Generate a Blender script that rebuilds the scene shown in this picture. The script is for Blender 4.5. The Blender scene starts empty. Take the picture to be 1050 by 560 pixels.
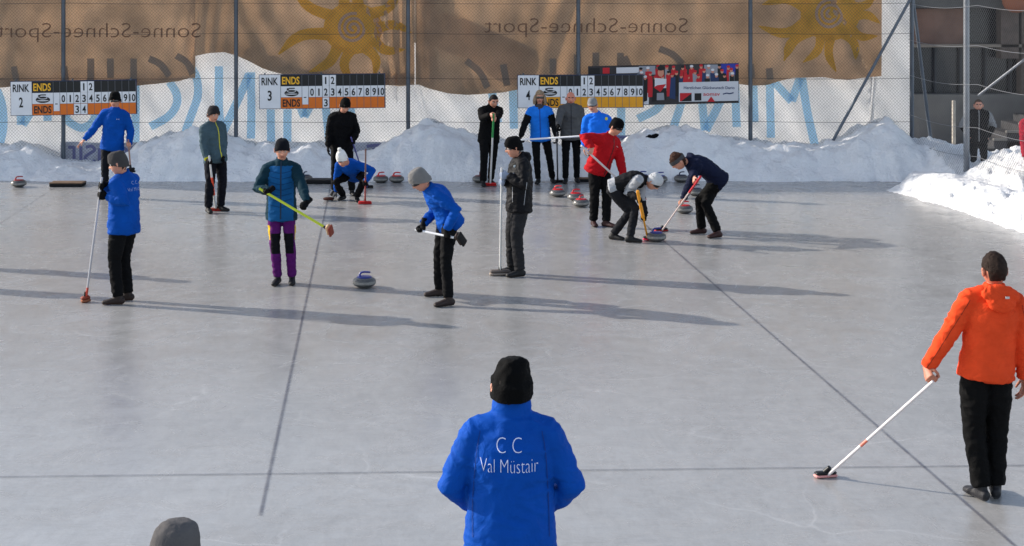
import bpy, math, random
from mathutils import Vector, noise, Matrix, Quaternion
from mathutils.bvhtree import BVHTree

random.seed(7)
scene = bpy.context.scene
COL = scene.collection
HC = 3.7            # eye height above the ice
F = 1600.0          # focal length in pixels of the 1050 px wide picture
HOR = -15.0         # row of the horizon
V = Vector


def P(px, py, Y):
    return V(((px - 525) * Y / F, Y, HC - (py - HOR) * Y / F))


def G(px, py, z=0.0):
    Y = (HC - z) * F / (py - HOR)
    return V(((px - 525) * Y / F, Y, z))


def lerp(a, b, t):
    return a + (b - a) * t


def sstep(t):
    t = max(0.0, min(1.0, t))
    return t * t * (3 - 2 * t)


def interp(tab, x):
    if x <= tab[0][0]:
        return tab[0][1]
    for (a, va), (b, vb) in zip(tab, tab[1:]):
        if x <= b:
            return va + (vb - va) * (x - a) / (b - a)
    return tab[-1][1]


# ------------------------------------------------------------------ materials
def lin(c):
    out = []
    for v in c:
        v = v / 255.0
        out.append(v / 12.92 if v <= 0.04045 else ((v + 0.055) / 1.055) ** 2.4)
    return tuple(out) + (1.0,)


MATS = {}


def mat(name, rgb, rough=0.8, spec=0.3, bump=0.0, bscale=60.0, vary=0.0, vscale=8.0, metal=0.0,
        sheen=0.0, trans=0.0, weave=False):
    """procedural material; rgb is the real base colour as 0-255 sRGB"""
    if name in MATS:
        return MATS[name]
    m = bpy.data.materials.new(name)
    m.use_nodes = True
    nt = m.node_tree
    N, L = nt.nodes, nt.links
    b = N['Principled BSDF']
    c = lin(rgb)
    b.inputs['Base Color'].default_value = c
    b.inputs['Roughness'].default_value = rough
    b.inputs['Specular IOR Level'].default_value = spec
    b.inputs['Metallic'].default_value = metal
    if sheen:
        b.inputs['Sheen Weight'].default_value = sheen
    tc = N.new('ShaderNodeTexCoord')
    if vary:
        n = N.new('ShaderNodeTexNoise')
        n.inputs['Scale'].default_value = vscale
        n.inputs['Detail'].default_value = 6
        L.new(tc.outputs['Object'], n.inputs['Vector'])
        mx = N.new('ShaderNodeMix')
        mx.data_type = 'RGBA'
        mx.inputs['A'].default_value = tuple(v * (1 - vary) for v in c[:3]) + (1,)
        mx.inputs['B'].default_value = tuple(min(1, v * (1 + vary)) for v in c[:3]) + (1,)
        r = N.new('ShaderNodeMapRange')
        r.inputs['From Min'].default_value = 0.3
        r.inputs['From Max'].default_value = 0.7
        L.new(n.outputs['Fac'], r.inputs['Value'])
        L.new(r.outputs['Result'], mx.inputs['Factor'])
        L.new(mx.outputs['Result'], b.inputs['Base Color'])
    if bump:
        n2 = N.new('ShaderNodeTexNoise')
        n2.inputs['Scale'].default_value = bscale
        n2.inputs['Detail'].default_value = 5
        n2.inputs['Distortion'].default_value = 0.4 if bscale > 15 else 1.3
        L.new(tc.outputs['Object'], n2.inputs['Vector'])
        bp = N.new('ShaderNodeBump')
        bp.inputs['Strength'].default_value = 1.0
        bp.inputs['Distance'].default_value = bump
        L.new(n2.outputs['Fac'], bp.inputs['Height'])
        L.new(bp.outputs['Normal'], b.inputs['Normal'])
    if trans:
        out = N['Material Output']
        tr = N.new('ShaderNodeBsdfTranslucent')
        tr.inputs['Color'].default_value = c
        if vary:
            L.new(mx.outputs['Result'], tr.inputs['Color'])
        ms = N.new('ShaderNodeMixShader')
        ms.inputs['Fac'].default_value = trans
        L.new(b.outputs['BSDF'], ms.inputs[1])
        L.new(tr.outputs['BSDF'], ms.inputs[2])
        L.new(ms.outputs['Shader'], out.inputs['Surface'])
    MATS[name] = m
    return m


def cloth(name, rgb, rough=0.8, sheen=0.0, bump=0.012, bscale=9, vary=0.16):
    return mat(name, rgb, rough, 0.10, bump, bscale, vary, 5.0)


# ------------------------------------------------------------------ mesh builder
class MB:
    def __init__(self):
        self.v, self.f, self.m = [], [], []

    def add(self, vs, fs, mi=0):
        o = len(self.v)
        self.v += [V(p) for p in vs]
        self.f += [tuple(i + o for i in f) for f in fs]
        self.m += [mi] * len(fs)
        return self

    def join(self, other, mi=None):
        o = len(self.v)
        self.v += other.v
        self.f += [tuple(i + o for i in f) for f in other.f]
        self.m += [mi] * len(other.f) if mi is not None else other.m
        return self

    def box(self, c, size, ax=None, mi=0, bevel=0.0):
        c = V(c)
        X, Y, Z = ax if ax else (V((1, 0, 0)), V((0, 1, 0)), V((0, 0, 1)))
        hx, hy, hz = size[0] / 2, size[1] / 2, size[2] / 2
        b = min(bevel, hx * .9, hy * .9, hz * .9)
        if b <= 0:
            vs = [c + X * sx * hx + Y * sy * hy + Z * sz * hz for sz in (-1, 1) for sy in (-1, 1) for sx in (-1, 1)]
            fs = [(0, 2, 3, 1), (4, 5, 7, 6), (0, 1, 5, 4), (2, 6, 7, 3), (0, 4, 6, 2), (1, 3, 7, 5)]
            return self.add(vs, fs, mi)
        vs, fs = [], []
        rings = [(-hz, b), (-hz + b, 0), (hz - b, 0), (hz, b)]
        for z, ins in rings:
            x, y = hx - ins, hy - ins
            k = b
            for (px, py) in ((-x + k, -y), (x - k, -y), (x, -y + k), (x, y - k), (x - k, y), (-x + k, y), (-x, y - k), (-x, -y + k)):
                vs.append(c + X * px + Y * py + Z * z)
        for r in range(3):
            for j in range(8):
                a, d = r * 8 + j, r * 8 + (j + 1) % 8
                fs.append((a, d, d + 8, a + 8))
        fs.append(tuple(range(7, -1, -1)))
        fs.append(tuple(range(24, 32)))
        return self.add(vs, fs, mi)

    def loft(self, pts, rad, side, n=16, mi=0, cap=0.4):
        """elliptical tube through pts; rad = list of (r_side, r_other)"""
        pts = [V(p) for p in pts]
        vs, fs = [], []
        side = V(side)
        rows = []
        prev_s = None
        for i, p in enumerate(pts):
            t = (pts[min(i + 1, len(pts) - 1)] - pts[max(i - 1, 0)])
            t = t.normalized() if t.length > 1e-9 else V((0, 0, 1))
            ref = side if prev_s is None else prev_s
            s = ref - t * ref.dot(t)
            if s.length < 1e-4:
                s = t.orthogonal()
            s.normalize()
            prev_s = s if prev_s is not None or True else None
            f = t.cross(s)
            ra, rb = rad[i] if isinstance(rad[i], tuple) else (rad[i], rad[i])
            row = []
            for j in range(n):
                a = 2 * math.pi * j / n
                row.append(len(vs))
                vs.append(p + s * math.cos(a) * ra + f * math.sin(a) * rb)
            rows.append(row)
            if i == 0:
                t0, r0 = t, min(ra, rb)
            if i == len(pts) - 1:
                t1, r1 = t, min(ra, rb)
        for a, b in zip(rows, rows[1:]):
            for j in range(n):
                k = (j + 1) % n
                fs.append((a[j], a[k], b[k], b[j]))
        c0 = len(vs)
        vs.append(pts[0] - t0 * r0 * cap)
        c1 = len(vs)
        vs.append(pts[-1] + t1 * r1 * cap)
        for j in range(n):
            k = (j + 1) % n
            fs.append((c0, rows[0][k], rows[0][j]))
            fs.append((c1, rows[-1][j], rows[-1][k]))
        return self.add(vs, fs, mi)

    def tube(self, a, b, r, n=10, mi=0, r2=None):
        d = (V(b) - V(a))
        return self.loft([a, b], [r, r if r2 is None else r2], d.orthogonal(), n, mi, 0.0)

    def ball(self, c, r, n=12, mi=0, ax=None):
        X, Y, Z = ax if ax else (V((1, 0, 0)), V((0, 1, 0)), V((0, 0, 1)))
        r = r if isinstance(r, tuple) else (r, r, r)
        vs, fs = [], []
        m = max(4, n // 2)
        for i in range(m + 1):
            ph = math.pi * i / m
            for j in range(n):
                a = 2 * math.pi * j / n
                vs.append(V(c) + X * r[0] * math.sin(ph) * math.cos(a) + Y * r[1] * math.sin(ph) * math.sin(a) + Z * r[2] * math.cos(ph))
        for i in range(m):
            for j in range(n):
                k = (j + 1) % n
                fs.append((i * n + j, (i + 1) * n + j, (i + 1) * n + k, i * n + k))
        return self.add(vs, fs, mi)

    def lathe(self, prof, c=(0, 0, 0), n=32, mi=0, mis=None, ax=None):
        X, Y, Z = ax if ax else (V((1, 0, 0)), V((0, 1, 0)), V((0, 0, 1)))
        vs, fs, ms = [], [], []
        for (r, z) in prof:
            for j in range(n):
                a = 2 * math.pi * j / n
                vs.append(V(c) + X * r * math.cos(a) + Y * r * math.sin(a) + Z * z)
        o = len(self.v)
        self.v += vs
        for i in range(len(prof) - 1):
            for j in range(n):
                k = (j + 1) % n
                self.f.append(tuple(q + o for q in (i * n + j, i * n + k, (i + 1) * n + k, (i + 1) * n + j)))
                self.m.append(mis[i] if mis else mi)
        return self

    def build(self, name, mats, parent=None, origin=None, smooth=True, tri=False):
        me = bpy.data.meshes.new(name)
        O = origin if origin is not None else V((0, 0, 0))
        me.from_pydata([tuple(p - O) for p in self.v], [], self.f)
        mats = mats if isinstance(mats, (list, tuple)) else [mats]
        for m in mats:
            me.materials.append(m)
        if len(mats) > 1:
            me.polygons.foreach_set('material_index', [min(i, len(mats) - 1) for i in self.m])
        me.update()
        if smooth:
            me.polygons.foreach_set('use_smooth', [True] * len(me.polygons))
            try:
                me.set_sharp_from_angle(angle=math.radians(50 if smooth is True else smooth))
            except Exception:
                pass
        ob = bpy.data.objects.new(name, me)
        COL.objects.link(ob)
        if parent is not None:
            ob.parent = parent
        else:
            ob.location = O
        return ob


def part(mb, name, mats, root, smooth=True):
    """mesh in world coordinates -> child of root (root only has a location)"""
    o = mb.build(name, mats, root, ROOT_O[root.name], smooth)
    ROOT_O[o.name] = ROOT_O[root.name]
    return o


ROOT_O = {}


def tag(o, label, cat, group=None, kind=None):
    o['label'] = label
    o['category'] = cat
    if group:
        o['group'] = group
    if kind:
        o['kind'] = kind
    return o


def thing(name, loc, label, cat, group=None):
    o = bpy.data.objects.new(name, None)
    o.empty_display_size = 0.2
    COL.objects.link(o)
    o.location = loc
    ROOT_O[o.name] = V(loc)
    return tag(o, label, cat, group)


def single(mb, name, mats, origin, label, cat, group=None, smooth=True):
    o = mb.build(name, mats, None, V(origin), smooth)
    ROOT_O[o.name] = V(origin)
    return tag(o, label, cat, group)


def structure(mb, name, mats, smooth=True):
    o = mb.build(name, mats, None, None, smooth)
    o['kind'] = 'structure'
    return o


def remesh(mb, voxel, smooth_it=3, fac=0.5):
    """voxel union of the overlapping closed shells in mb -> new MB"""
    me = bpy.data.meshes.new('tmp')
    me.from_pydata([tuple(p) for p in mb.v], [], mb.f)
    me.update()
    ob = bpy.data.objects.new('tmp', me)
    COL.objects.link(ob)
    m = ob.modifiers.new('r', 'REMESH')
    m.mode = 'VOXEL'
    m.voxel_size = voxel
    m.use_smooth_shade = True
    if smooth_it:
        s = ob.modifiers.new('s', 'SMOOTH')
        s.factor = fac
        s.iterations = smooth_it
    dg = bpy.context.evaluated_depsgraph_get()
    ev = ob.evaluated_get(dg)
    res = bpy.data.meshes.new_from_object(ev)
    out = MB()
    out.v = [v.co.copy() for v in res.vertices]
    out.f = [tuple(p.vertices) for p in res.polygons]
    out.m = [0] * len(out.f)
    out.n = [v.normal.copy() for v in res.vertices]
    bpy.data.objects.remove(ob, do_unlink=True)
    bpy.data.meshes.remove(me)
    bpy.data.meshes.remove(res)
    return out


def wrinkle(mb, amp, freq=(9, 9, 17), seed=0.0, det=0.5):
    off = V((seed * 3.1, seed * 1.7, seed * 2.3))
    for i, p in enumerate(mb.v):
        q = V((p.x * freq[0], p.y * freq[1], p.z * freq[2])) + off
        w = V((noise.noise(q * .5), noise.noise(q * .5 + V((9, 3, 1))), 0)) * 1.3
        a = 1 - abs(noise.noise(q + w)) * 2.2
        b = noise.noise(q * 2.3 + w) * det
        mb.v[i] = p + mb.n[i] * (amp * (a - .4 + b))
    return mb


# ------------------------------------------------------------------ lettering
_TXT = {}


def text_geo(s, offset=0.0, res=3):
    key = (s, offset, res)
    if key not in _TXT:
        cu = bpy.data.curves.new('t', 'FONT')
        cu.body = s
        cu.size = 1.0
        cu.align_x = 'CENTER'
        cu.offset = offset
        cu.resolution_u = res
        ob = bpy.data.objects.new('t', cu)
        COL.objects.link(ob)
        dg = bpy.context.evaluated_depsgraph_get()
        me = bpy.data.meshes.new_from_object(ob.evaluated_get(dg))
        vs = [(v.co.x, v.co.y) for v in me.vertices]
        fs = [tuple(p.vertices) for p in me.polygons]
        bpy.data.objects.remove(ob, do_unlink=True)
        bpy.data.curves.remove(cu)
        bpy.data.meshes.remove(me)
        _TXT[key] = (vs, fs)
    return _TXT[key]


def refine(vs, fs, size=.07):
    import bmesh
    bm = bmesh.new()
    bv = [bm.verts.new((x, y, 0)) for x, y in vs]
    for f in fs:
        try:
            bm.faces.new([bv[i] for i in f])
        except ValueError:
            pass
    bmesh.ops.triangulate(bm, faces=bm.faces[:])
    for _ in range(4):
        es = [e for e in bm.edges if e.calc_length() > size]
        if not es:
            break
        bmesh.ops.subdivide_edges(bm, edges=es, cuts=1)
        bmesh.ops.triangulate(bm, faces=bm.faces[:])
    bm.verts.index_update()
    o = [(v.co.x, v.co.y) for v in bm.verts]
    f = [tuple(v.index for v in q.verts) for q in bm.faces]
    bm.free()
    return o, f


def put_text(mb, s, width, height, place, mi=0, offset=0.0, cap=0.73):
    """fit text to width; height = capital height; place(u, v) -> world point; u from the centre, v from the baseline"""
    vs, fs = text_geo(s, offset)
    x0, x1 = min(v[0] for v in vs), max(v[0] for v in vs)
    sx = width / (x1 - x0)
    cx = (x0 + x1) / 2
    sy = height / cap
    mb.add([place((x - cx) * sx, y * sy) for x, y in vs], fs, mi)
    return mb


def ribbon(mb, pts, w, place, mi=0, taper=None, step=0.06):
    """flat stroke through 2D pts (u, v), mapped with place(u, v)"""
    pts = [V((p[0], p[1])) for p in pts]
    out = [pts[0]]
    for a, b in zip(pts, pts[1:]):
        n = max(1, int((b - a).length / step))
        for i in range(1, n + 1):
            out.append(a.lerp(b, i / n))
    vs, fs = [], []
    n = len(out)
    for i, p in enumerate(out):
        t = (out[min(i + 1, n - 1)] - out[max(i - 1, 0)]).normalized()
        nn = V((-t.y, t.x))
        ww = w * (taper(i / (n - 1)) if taper else 1) / 2
        for k in (-1, 0, 1):
            q = p + nn * ww * k
            vs.append(place(q.x, q.y))
    for i in range(n - 1):
        for k in range(2):
            a = i * 3 + k
            fs.append((a, a + 1, a + 4, a + 3))
    mb.add(vs, fs, mi)
    return mb


def smooth_curve(pts, n=8):
    """Catmull-Rom through 2D points"""
    pts = [V((p[0], p[1])) for p in pts]
    ext = [pts[0] * 2 - pts[1]] + pts + [pts[-1] * 2 - pts[-2]]
    out = []
    for i in range(1, len(ext) - 2):
        p0, p1, p2, p3 = ext[i - 1:i + 3]
        for k in range(n):
            t = k / n
            out.append(0.5 * ((2 * p1) + (p2 - p0) * t + (2 * p0 - 5 * p1 + 4 * p2 - p3) * t * t + (3 * p1 - p0 - 3 * p2 + p3) * t ** 3))
    out.append(pts[-1])
    return out


# ------------------------------------------------------------------ world, sun, camera
SH = V((2.24, -0.73, -1.0))     # direction the sunlight travels
elev = math.atan(1 / math.hypot(SH.x, SH.y))
w = bpy.data.worlds.new('World')
scene.world = w
w.use_nodes = True
nt = w.node_tree
sky = nt.nodes.new('ShaderNodeTexSky')
sky.sky_type = 'NISHITA'
sky.sun_disc = False
sky.sun_elevation = elev
sky.sun_rotation = math.atan2(-SH.x, -SH.y)
sky.altitude = 1200
hs = nt.nodes.new('ShaderNodeHueSaturation')
hs.inputs['Saturation'].default_value = 0.68
nt.links.new(sky.outputs['Color'], hs.inputs['Color'])
nt.links.new(hs.outputs['Color'], nt.nodes['Background'].inputs['Color'])
nt.nodes['Background'].inputs['Strength'].default_value = 0.15
sky.dust_density = 2.0
sl = bpy.data.lights.new('sun', 'SUN')
sl.energy = 3.15
sl.angle = math.radians(0.55)
sl.color = (1.0, 0.92, 0.82)
so = bpy.data.objects.new('sun', sl)
so.rotation_euler = SH.to_track_quat('-Z', 'Y').to_euler()
so.location = (-20, 30, 20)
COL.objects.link(so)

cd = bpy.data.cameras.new('camera')
cd.sensor_width = 36
cd.lens = F / 1050 * 36
cd.shift_y = -(280 - HOR) / 1050
cd.clip_start = 0.1
cd.clip_end = 2000
cam = bpy.data.objects.new('camera', cd)
cam.location = (0, 0, HC)
cam.rotation_euler = (math.radians(90), 0, 0)
COL.objects.link(cam)
scene.camera = cam
scene.view_settings.view_transform = 'Standard'
scene.view_settings.look = 'None'
scene.view_settings.exposure = 0.82
scene.view_settings.gamma = 1.0
scene.view_settings.use_curve_mapping = False
scene.cycles.max_bounces = 6
scene.cycles.use_denoising = True

# ------------------------------------------------------------------ ground, ice, snow
m_snow = bpy.data.materials.new('snow')
m_snow.use_nodes = True
nt = m_snow.node_tree
N, L = nt.nodes, nt.links
b = N['Principled BSDF']
b.inputs['Roughness'].default_value = 0.75
b.inputs['Specular IOR Level'].default_value = 0.25
tc = N.new('ShaderNodeTexCoord')
n1 = N.new('ShaderNodeTexNoise'); n1.inputs['Scale'].default_value = 2.5; n1.inputs['Detail'].default_value = 9
L.new(tc.outputs['Object'], n1.inputs['Vector'])
cr = N.new('ShaderNodeValToRGB')
cr.color_ramp.elements[0].position = 0.3; cr.color_ramp.elements[0].color = (0.76, 0.76, 0.76, 1)
cr.color_ramp.elements[1].position = 0.55; cr.color_ramp.elements[1].color = (0.86, 0.86, 0.855, 1)
L.new(n1.outputs['Fac'], cr.inputs['Fac']); L.new(cr.outputs['Color'], b.inputs['Base Color'])
n2 = N.new('ShaderNodeTexNoise'); n2.inputs['Scale'].default_value = 13; n2.inputs['Detail'].default_value = 10; n2.inputs['Roughness'].default_value = 0.62
L.new(tc.outputs['Object'], n2.inputs['Vector'])
bp = N.new('ShaderNodeBump'); bp.inputs['Strength'].default_value = 0.9; bp.inputs['Distance'].default_value = 0.06
L.new(n2.outputs['Fac'], bp.inputs['Height']); L.new(bp.outputs['Normal'], b.inputs['Normal'])

m_ice = bpy.data.materials.new('ice')
m_ice.use_nodes = True
nt = m_ice.node_tree
N, L = nt.nodes, nt.links
b = N['Principled BSDF']
tc = N.new('ShaderNodeTexCoord')


def nz(scale, detail, dist=0.0, rough=0.5, stretch=None, rot=0.0):
    n = N.new('ShaderNodeTexNoise')
    n.inputs['Scale'].default_value = scale
    n.inputs['Detail'].default_value = detail
    n.inputs['Distortion'].default_value = dist
    n.inputs['Roughness'].default_value = rough
    if stretch:
        mp = N.new('ShaderNodeMapping')
        mp.inputs['Scale'].default_value = stretch
        mp.inputs['Rotation'].default_value = (0, 0, rot)
        L.new(tc.outputs['Object'], mp.inputs['Vector'])
        L.new(mp.outputs['Vector'], n.inputs['Vector'])
    else:
        L.new(tc.outputs['Object'], n.inputs['Vector'])
    return n.outputs['Fac']


def mrange(src, a, bb, c, d):
    r = N.new('ShaderNodeMapRange')
    r.inputs['From Min'].default_value = a
    r.inputs['From Max'].default_value = bb
    r.inputs['To Min'].default_value = c
    r.inputs['To Max'].default_value = d
    L.new(src, r.inputs['Value'])
    return r.outputs['Result']


def madd(a, bb, op='ADD'):
    r = N.new('ShaderNodeMath')
    r.operation = op
    for i, q in enumerate((a, bb)):
        if isinstance(q, (int, float)):
            r.inputs[i].default_value = q
        else:
            L.new(q, r.inputs[i])
    return r.outputs[0]


big = mrange(nz(0.35, 5, 0.8), .3, .7, -.022, .022)
mid = mrange(nz(2.2, 9, 1.8, .62), .3, .7, -.024, .024)
scr = mrange(nz(5.0, 10, 2.5, .7, (1.0, .35, 1), .5), .35, .65, -.02, .02)
scr2 = mrange(nz(9.0, 8, 1.2, .7, (.25, 1.3, 1), -.25), .35, .65, -.014, .014)
# pale healed cracks: thin edges of a warped cell pattern, broken up by noise
vor = N.new('ShaderNodeTexVoronoi')
vor.feature = 'DISTANCE_TO_EDGE'
vor.inputs['Scale'].default_value = 0.62
wn = N.new('ShaderNodeTexNoise'); wn.inputs['Scale'].default_value = 0.9; wn.inputs['Detail'].default_value = 4
L.new(tc.outputs['Object'], wn.inputs['Vector'])
wm = N.new('ShaderNodeMix'); wm.data_type = 'VECTOR'; wm.inputs['Factor'].default_value = 0.45
L.new(tc.outputs['Object'], wm.inputs['A']); L.new(wn.outputs['Color'], wm.inputs['B'])
L.new(wm.outputs['Result'], vor.inputs['Vector'])
crack = mrange(vor.outputs['Distance'], 0.0, 0.0055, 1, 0)
crack = madd(crack, mrange(nz(.8, 3), .45, .6, 0, .075), 'MULTIPLY')
tot = madd(madd(madd(big, mid), madd(scr, scr2)), madd(crack, 0.32))
cc = N.new('ShaderNodeCombineColor')
L.new(madd(tot, 0.006), cc.inputs[0]); L.new(tot, cc.inputs[1]); L.new(madd(tot, -0.010), cc.inputs[2])
L.new(cc.outputs[0], b.inputs['Base Color'])
L.new(mrange(nz(1.6, 8, 1.5, .65), .3, .7, .13, .34), b.inputs['Roughness'])
b.inputs['Specular IOR Level'].default_value = 0.45
bp = N.new('ShaderNodeBump'); bp.inputs['Strength'].default_value = 0.5; bp.inputs['Distance'].default_value = 0.004
L.new(nz(26, 9, .6, .65), bp.inputs['Height']); L.new(bp.outputs['Normal'], b.inputs['Normal'])

gm = MB().add([(-500, -300, -.05), (500, -300, -.05), (500, 900, -.05), (-500, 900, -.05)], [(0, 1, 2, 3)])
structure(gm, 'ground', m_snow, False)
im = MB().add([(-34, -2, 0), (9.5, -2, 0), (9.5, 30.6, 0), (-34, 30.6, 0)], [(0, 1, 2, 3)])
structure(im, 'ice', m_ice, False)

# painted lines under the ice: soft-edged
def line_mat(name, rgb, strength, wdt):
    m = bpy.data.materials.new(name)
    m.use_nodes = True
    nt = m.node_tree
    N, L = nt.nodes, nt.links
    b = N['Principled BSDF']
    b.inputs['Base Color'].default_value = lin(rgb)
    b.inputs['Roughness'].default_value = 0.4
    uv = N.new('ShaderNodeUVMap'); uv.uv_map = 'u'
    sp = N.new('ShaderNodeSeparateXYZ'); L.new(uv.outputs['UV'], sp.inputs[0])
    a = N.new('ShaderNodeMath'); a.operation = 'SUBTRACT'; a.inputs[1].default_value = 0.5; L.new(sp.outputs['X'], a.inputs[0])
    ab = N.new('ShaderNodeMath'); ab.operation = 'ABSOLUTE'; L.new(a.outputs[0], ab.inputs[0])
    r = N.new('ShaderNodeMapRange'); r.interpolation_type = 'SMOOTHSTEP'
    r.inputs['From Min'].default_value = wdt; r.inputs['From Max'].default_value = 0.5
    r.inputs['To Min'].default_value = strength; r.inputs['To Max'].default_value = 0
    L.new(ab.outputs[0], r.inputs['Value'])
    n = N.new('ShaderNodeTexNoise'); n.inputs['Scale'].default_value = 5; n.inputs['Detail'].default_value = 6
    g = N.new('ShaderNodeNewGeometry'); L.new(g.outputs['Position'], n.inputs['Vector'])
    r2 = N.new('ShaderNodeMapRange'); r2.inputs['From Min'].default_value = .3; r2.inputs['From Max'].default_value = .6
    r2.inputs['To Min'].default_value = .6; r2.inputs['To Max'].default_value = 1; L.new(n.outputs['Fac'], r2.inputs['Value'])
    mu = N.new('ShaderNodeMath'); mu.operation = 'MULTIPLY'; L.new(r.outputs[0], mu.inputs[0]); L.new(r2.outputs[0], mu.inputs[1])
    tr = N.new('ShaderNodeBsdfTransparent')
    ms = N.new('ShaderNodeMixShader')
    L.new(mu.outputs[0], ms.inputs['Fac']); L.new(tr.outputs[0], ms.inputs[1]); L.new(b.outputs[0], ms.inputs[2])
    L.new(ms.outputs[0], N['Material Output'].inputs['Surface'])
    return m


def strip(name, a, b, w, m, z=0.004):
    a, b = V(a), V(b)
    d = (b - a).normalized()
    s = V((d.y, -d.x, 0)) * w / 2
    mb = MB().add([a - s + V((0, 0, z)), a + s + V((0, 0, z)), b + s + V((0, 0, z)), b - s + V((0, 0, z))], [(0, 1, 2, 3)])
    o = structure(mb, name, m, False)
    uv = o.data.uv_layers.new(name='u')
    for i, q in enumerate([(0, 0), (1, 0), (1, 1), (0, 1)]):
        uv.data[i].uv = q
    return o


lm = line_mat('line_paint', (44, 48, 76), 0.45, 0.08)
lf = line_mat('faint_line_paint', (60, 62, 85), 0.2, 0.05)
lt = line_mat('cross_line_paint', (48, 52, 66), 0.45, 0.12)
strip('centre_line', G(267, 529), G(340, 186), 0.045, lm)
strip('centre_line', G(1044, 563), G(600, 177), 0.045, lm)
strip('centre_line', G(-120, 308), G(60, 190), 0.05, lf)
strip('tee_line', G(-300, 493), G(525, 483.5), 0.036, lt, 0.006)
strip('tee_line', G(525, 483.5), G(1300, 475), 0.036, lt, 0.006)
strip('hog_line', G(-300, 262), G(1300, 254), 0.03, lf, 0.006)

# snow banks: one height field for the far end and the right side
TOP = [(-200, 150), (0, 150), (30, 152), (60, 166), (100, 168), (128, 158), (142, 149), (165, 143), (195, 134), (214, 133), (240, 146), (262, 151),
       (300, 152), (318, 149), (345, 158), (375, 160), (396, 151), (420, 134), (440, 129), (455, 131), (480, 141), (520, 146), (560, 150), (600, 152),
       (640, 146), (660, 136), (690, 131), (706, 132), (740, 143), (765, 148), (800, 151), (840, 152), (862, 147), (885, 133),
       (900, 126), (915, 128), (938, 147), (960, 145), (985, 151), (1020, 158), (1050, 166), (1200, 175)]


def bank_edge_x(y):        # foot of the right hand bank
    return interp([(10, 8.9), (18, 8.15), (23.2, 7.62), (25.7, 7.30), (27.0, 7.0), (28.2, 6.75), (28.9, 7.1), (29.4, 8.0), (29.8, 12)], y) + .10 * noise.noise(V((y * 1.7, 3, 0))) + .05 * noise.noise(V((y * 6, 3, 0)))


def snow_h(x, y):
    px = 525 + x * F / 30.7
    T = HC - (interp(TOP, px) + 15) * 30.7 / F
    T += 0.05 * noise.noise(V((x * 2.2, 1, 5)))
    yf = 29.42 + 0.22 * noise.noise(V((x * .9, 0, 0))) + .06 * noise.noise(V((x * 5, 0, 0))) - 1.3 * sstep((x - 7.6) / .9)
    t = (y - yf) / (30.5 - yf)
    n = noise.fractal(V((x * 2.0, y * 2.0, 1.5)), 0.8, 2.1, 5)
    n2 = noise.fractal(V((x * 6.0, y * 6.0, 4.5)), 0.8, 2.1, 4)
    n3 = noise.cell(V((x * 3.3, y * 3.3, 0)))
    h1 = -0.05
    if t > 0:
        s = sstep(min(1, t * .92 + .08)) if t < 1 else 1.0
        s = .45 * min(1, t * 2.6) ** .7 * min(.45, 1) + (1 - .45 * .45) * s if t < 1 else 1.0
        h1 = T * min(1, s) + n * .09 * min(1, t * 2) * (1 if T > .3 else .5) + n2 * .045 * min(1, t * 3) + max(0, noise.noise(V((x * 3.6, y * 3.6, 2))) - .08) * .14 * min(1, t * 2) * (1 if T > .3 else .3)
        if y > 30.9:
            h1 = lerp(h1, 0.3, sstep((y - 31.0) / 2.5)) if px < 930 else lerp(h1, -.02, sstep((y - 31.2) / 1.2))
    ex = bank_edge_x(y)
    d = x - ex
    h2 = -0.05
    if d > 0 and y < 29.6:
        ridge = (.34 + .07 * noise.noise(V((y * .9, 5, 0)))) * sstep(d / .62) * (1 - .5 * sstep((d - .8) / .8))
        back = .52 * sstep((d - 1.1) / 1.1)
        fade = sstep((29.6 - y) / 1.4)
        lump = .35 + .65 * sstep((28.2 - y) / 2.2)
        rough = n * .11 * min(1, d * 2.5) + n2 * .06 * min(1, d * 4) + lump * (max(0, noise.noise(V((x * 4.5, y * 4.5, 8))) - .02) * .26 * min(1, d * 4) + max(0, noise.noise(V((x * 10, y * 10, 3)))) * .07 * min(1, d * 5))
        if y > 25.3:
            rough *= lerp(.3, 1, sstep((d - 1.1) / .5)) if d > .5 else .8
        h2 = ridge + back + rough
        h2 = h2 * fade + (-.05) * (1 - fade)
    h = max(h1, h2)
    if h1 > 0 and h2 > 0:
        h = max(h1, h2) + .25 * min(h1, h2) * .5
    if y > 32.5:
        h = max(h, .02)
    return h


def grid(x0, x1, nx, y0, y1, ny, fn):
    mb = MB()
    vs = []
    for j in range(ny + 1):
        y = y0 + (y1 - y0) * j / ny
        for i in range(nx + 1):
            x = x0 + (x1 - x0) * i / nx
            vs.append(V((x, y, fn(x, y))))
    fs = []
    for j in range(ny):
        for i in range(nx):
            a = j * (nx + 1) + i
            if max(vs[a].z, vs[a + 1].z, vs[a + nx + 1].z, vs[a + nx + 2].z) > -.03:
                fs.append((a, a + 1, a + nx + 2, a + nx + 1))
    mb.add(vs, fs)
    return mb


structure(grid(-13.5, 11.5, 420, 28.6, 34.6, 100, snow_h), 'snow_bank', m_snow)
structure(grid(6.6, 13.0, 120, 12.0, 28.6, 280, snow_h), 'snow_berm', m_snow)

# ------------------------------------------------------------------ fence
FY = 31.0
XC = (935 - 525) * FY / F        # corner post
m_steel = mat('galvanised_steel', (88, 96, 106), 0.45, .5, .0006, 60, .15, 4, .4)
m_wire = mat('fence_wire', (88, 90, 94), .7, .2)
fence = thing('chain_link_fence', (0, FY, 0), 'tall grey chain link fence along the far end of the ice before the banners', 'fence')
FH = 4.6
for px in (-112, 65, 242, 418.5, 593, 769.5, 935):
    x = (px - 525) * FY / F
    mb = MB().tube((x, FY, -.05), (x, FY, FH), .042, 14)
    mb.lathe([(.0, .03), (.03, .025), (.046, .0), (.046, -.03)], (x, FY, FH), 12)
    part(mb, 'post', m_steel, fence)
x0f = -13.0


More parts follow.
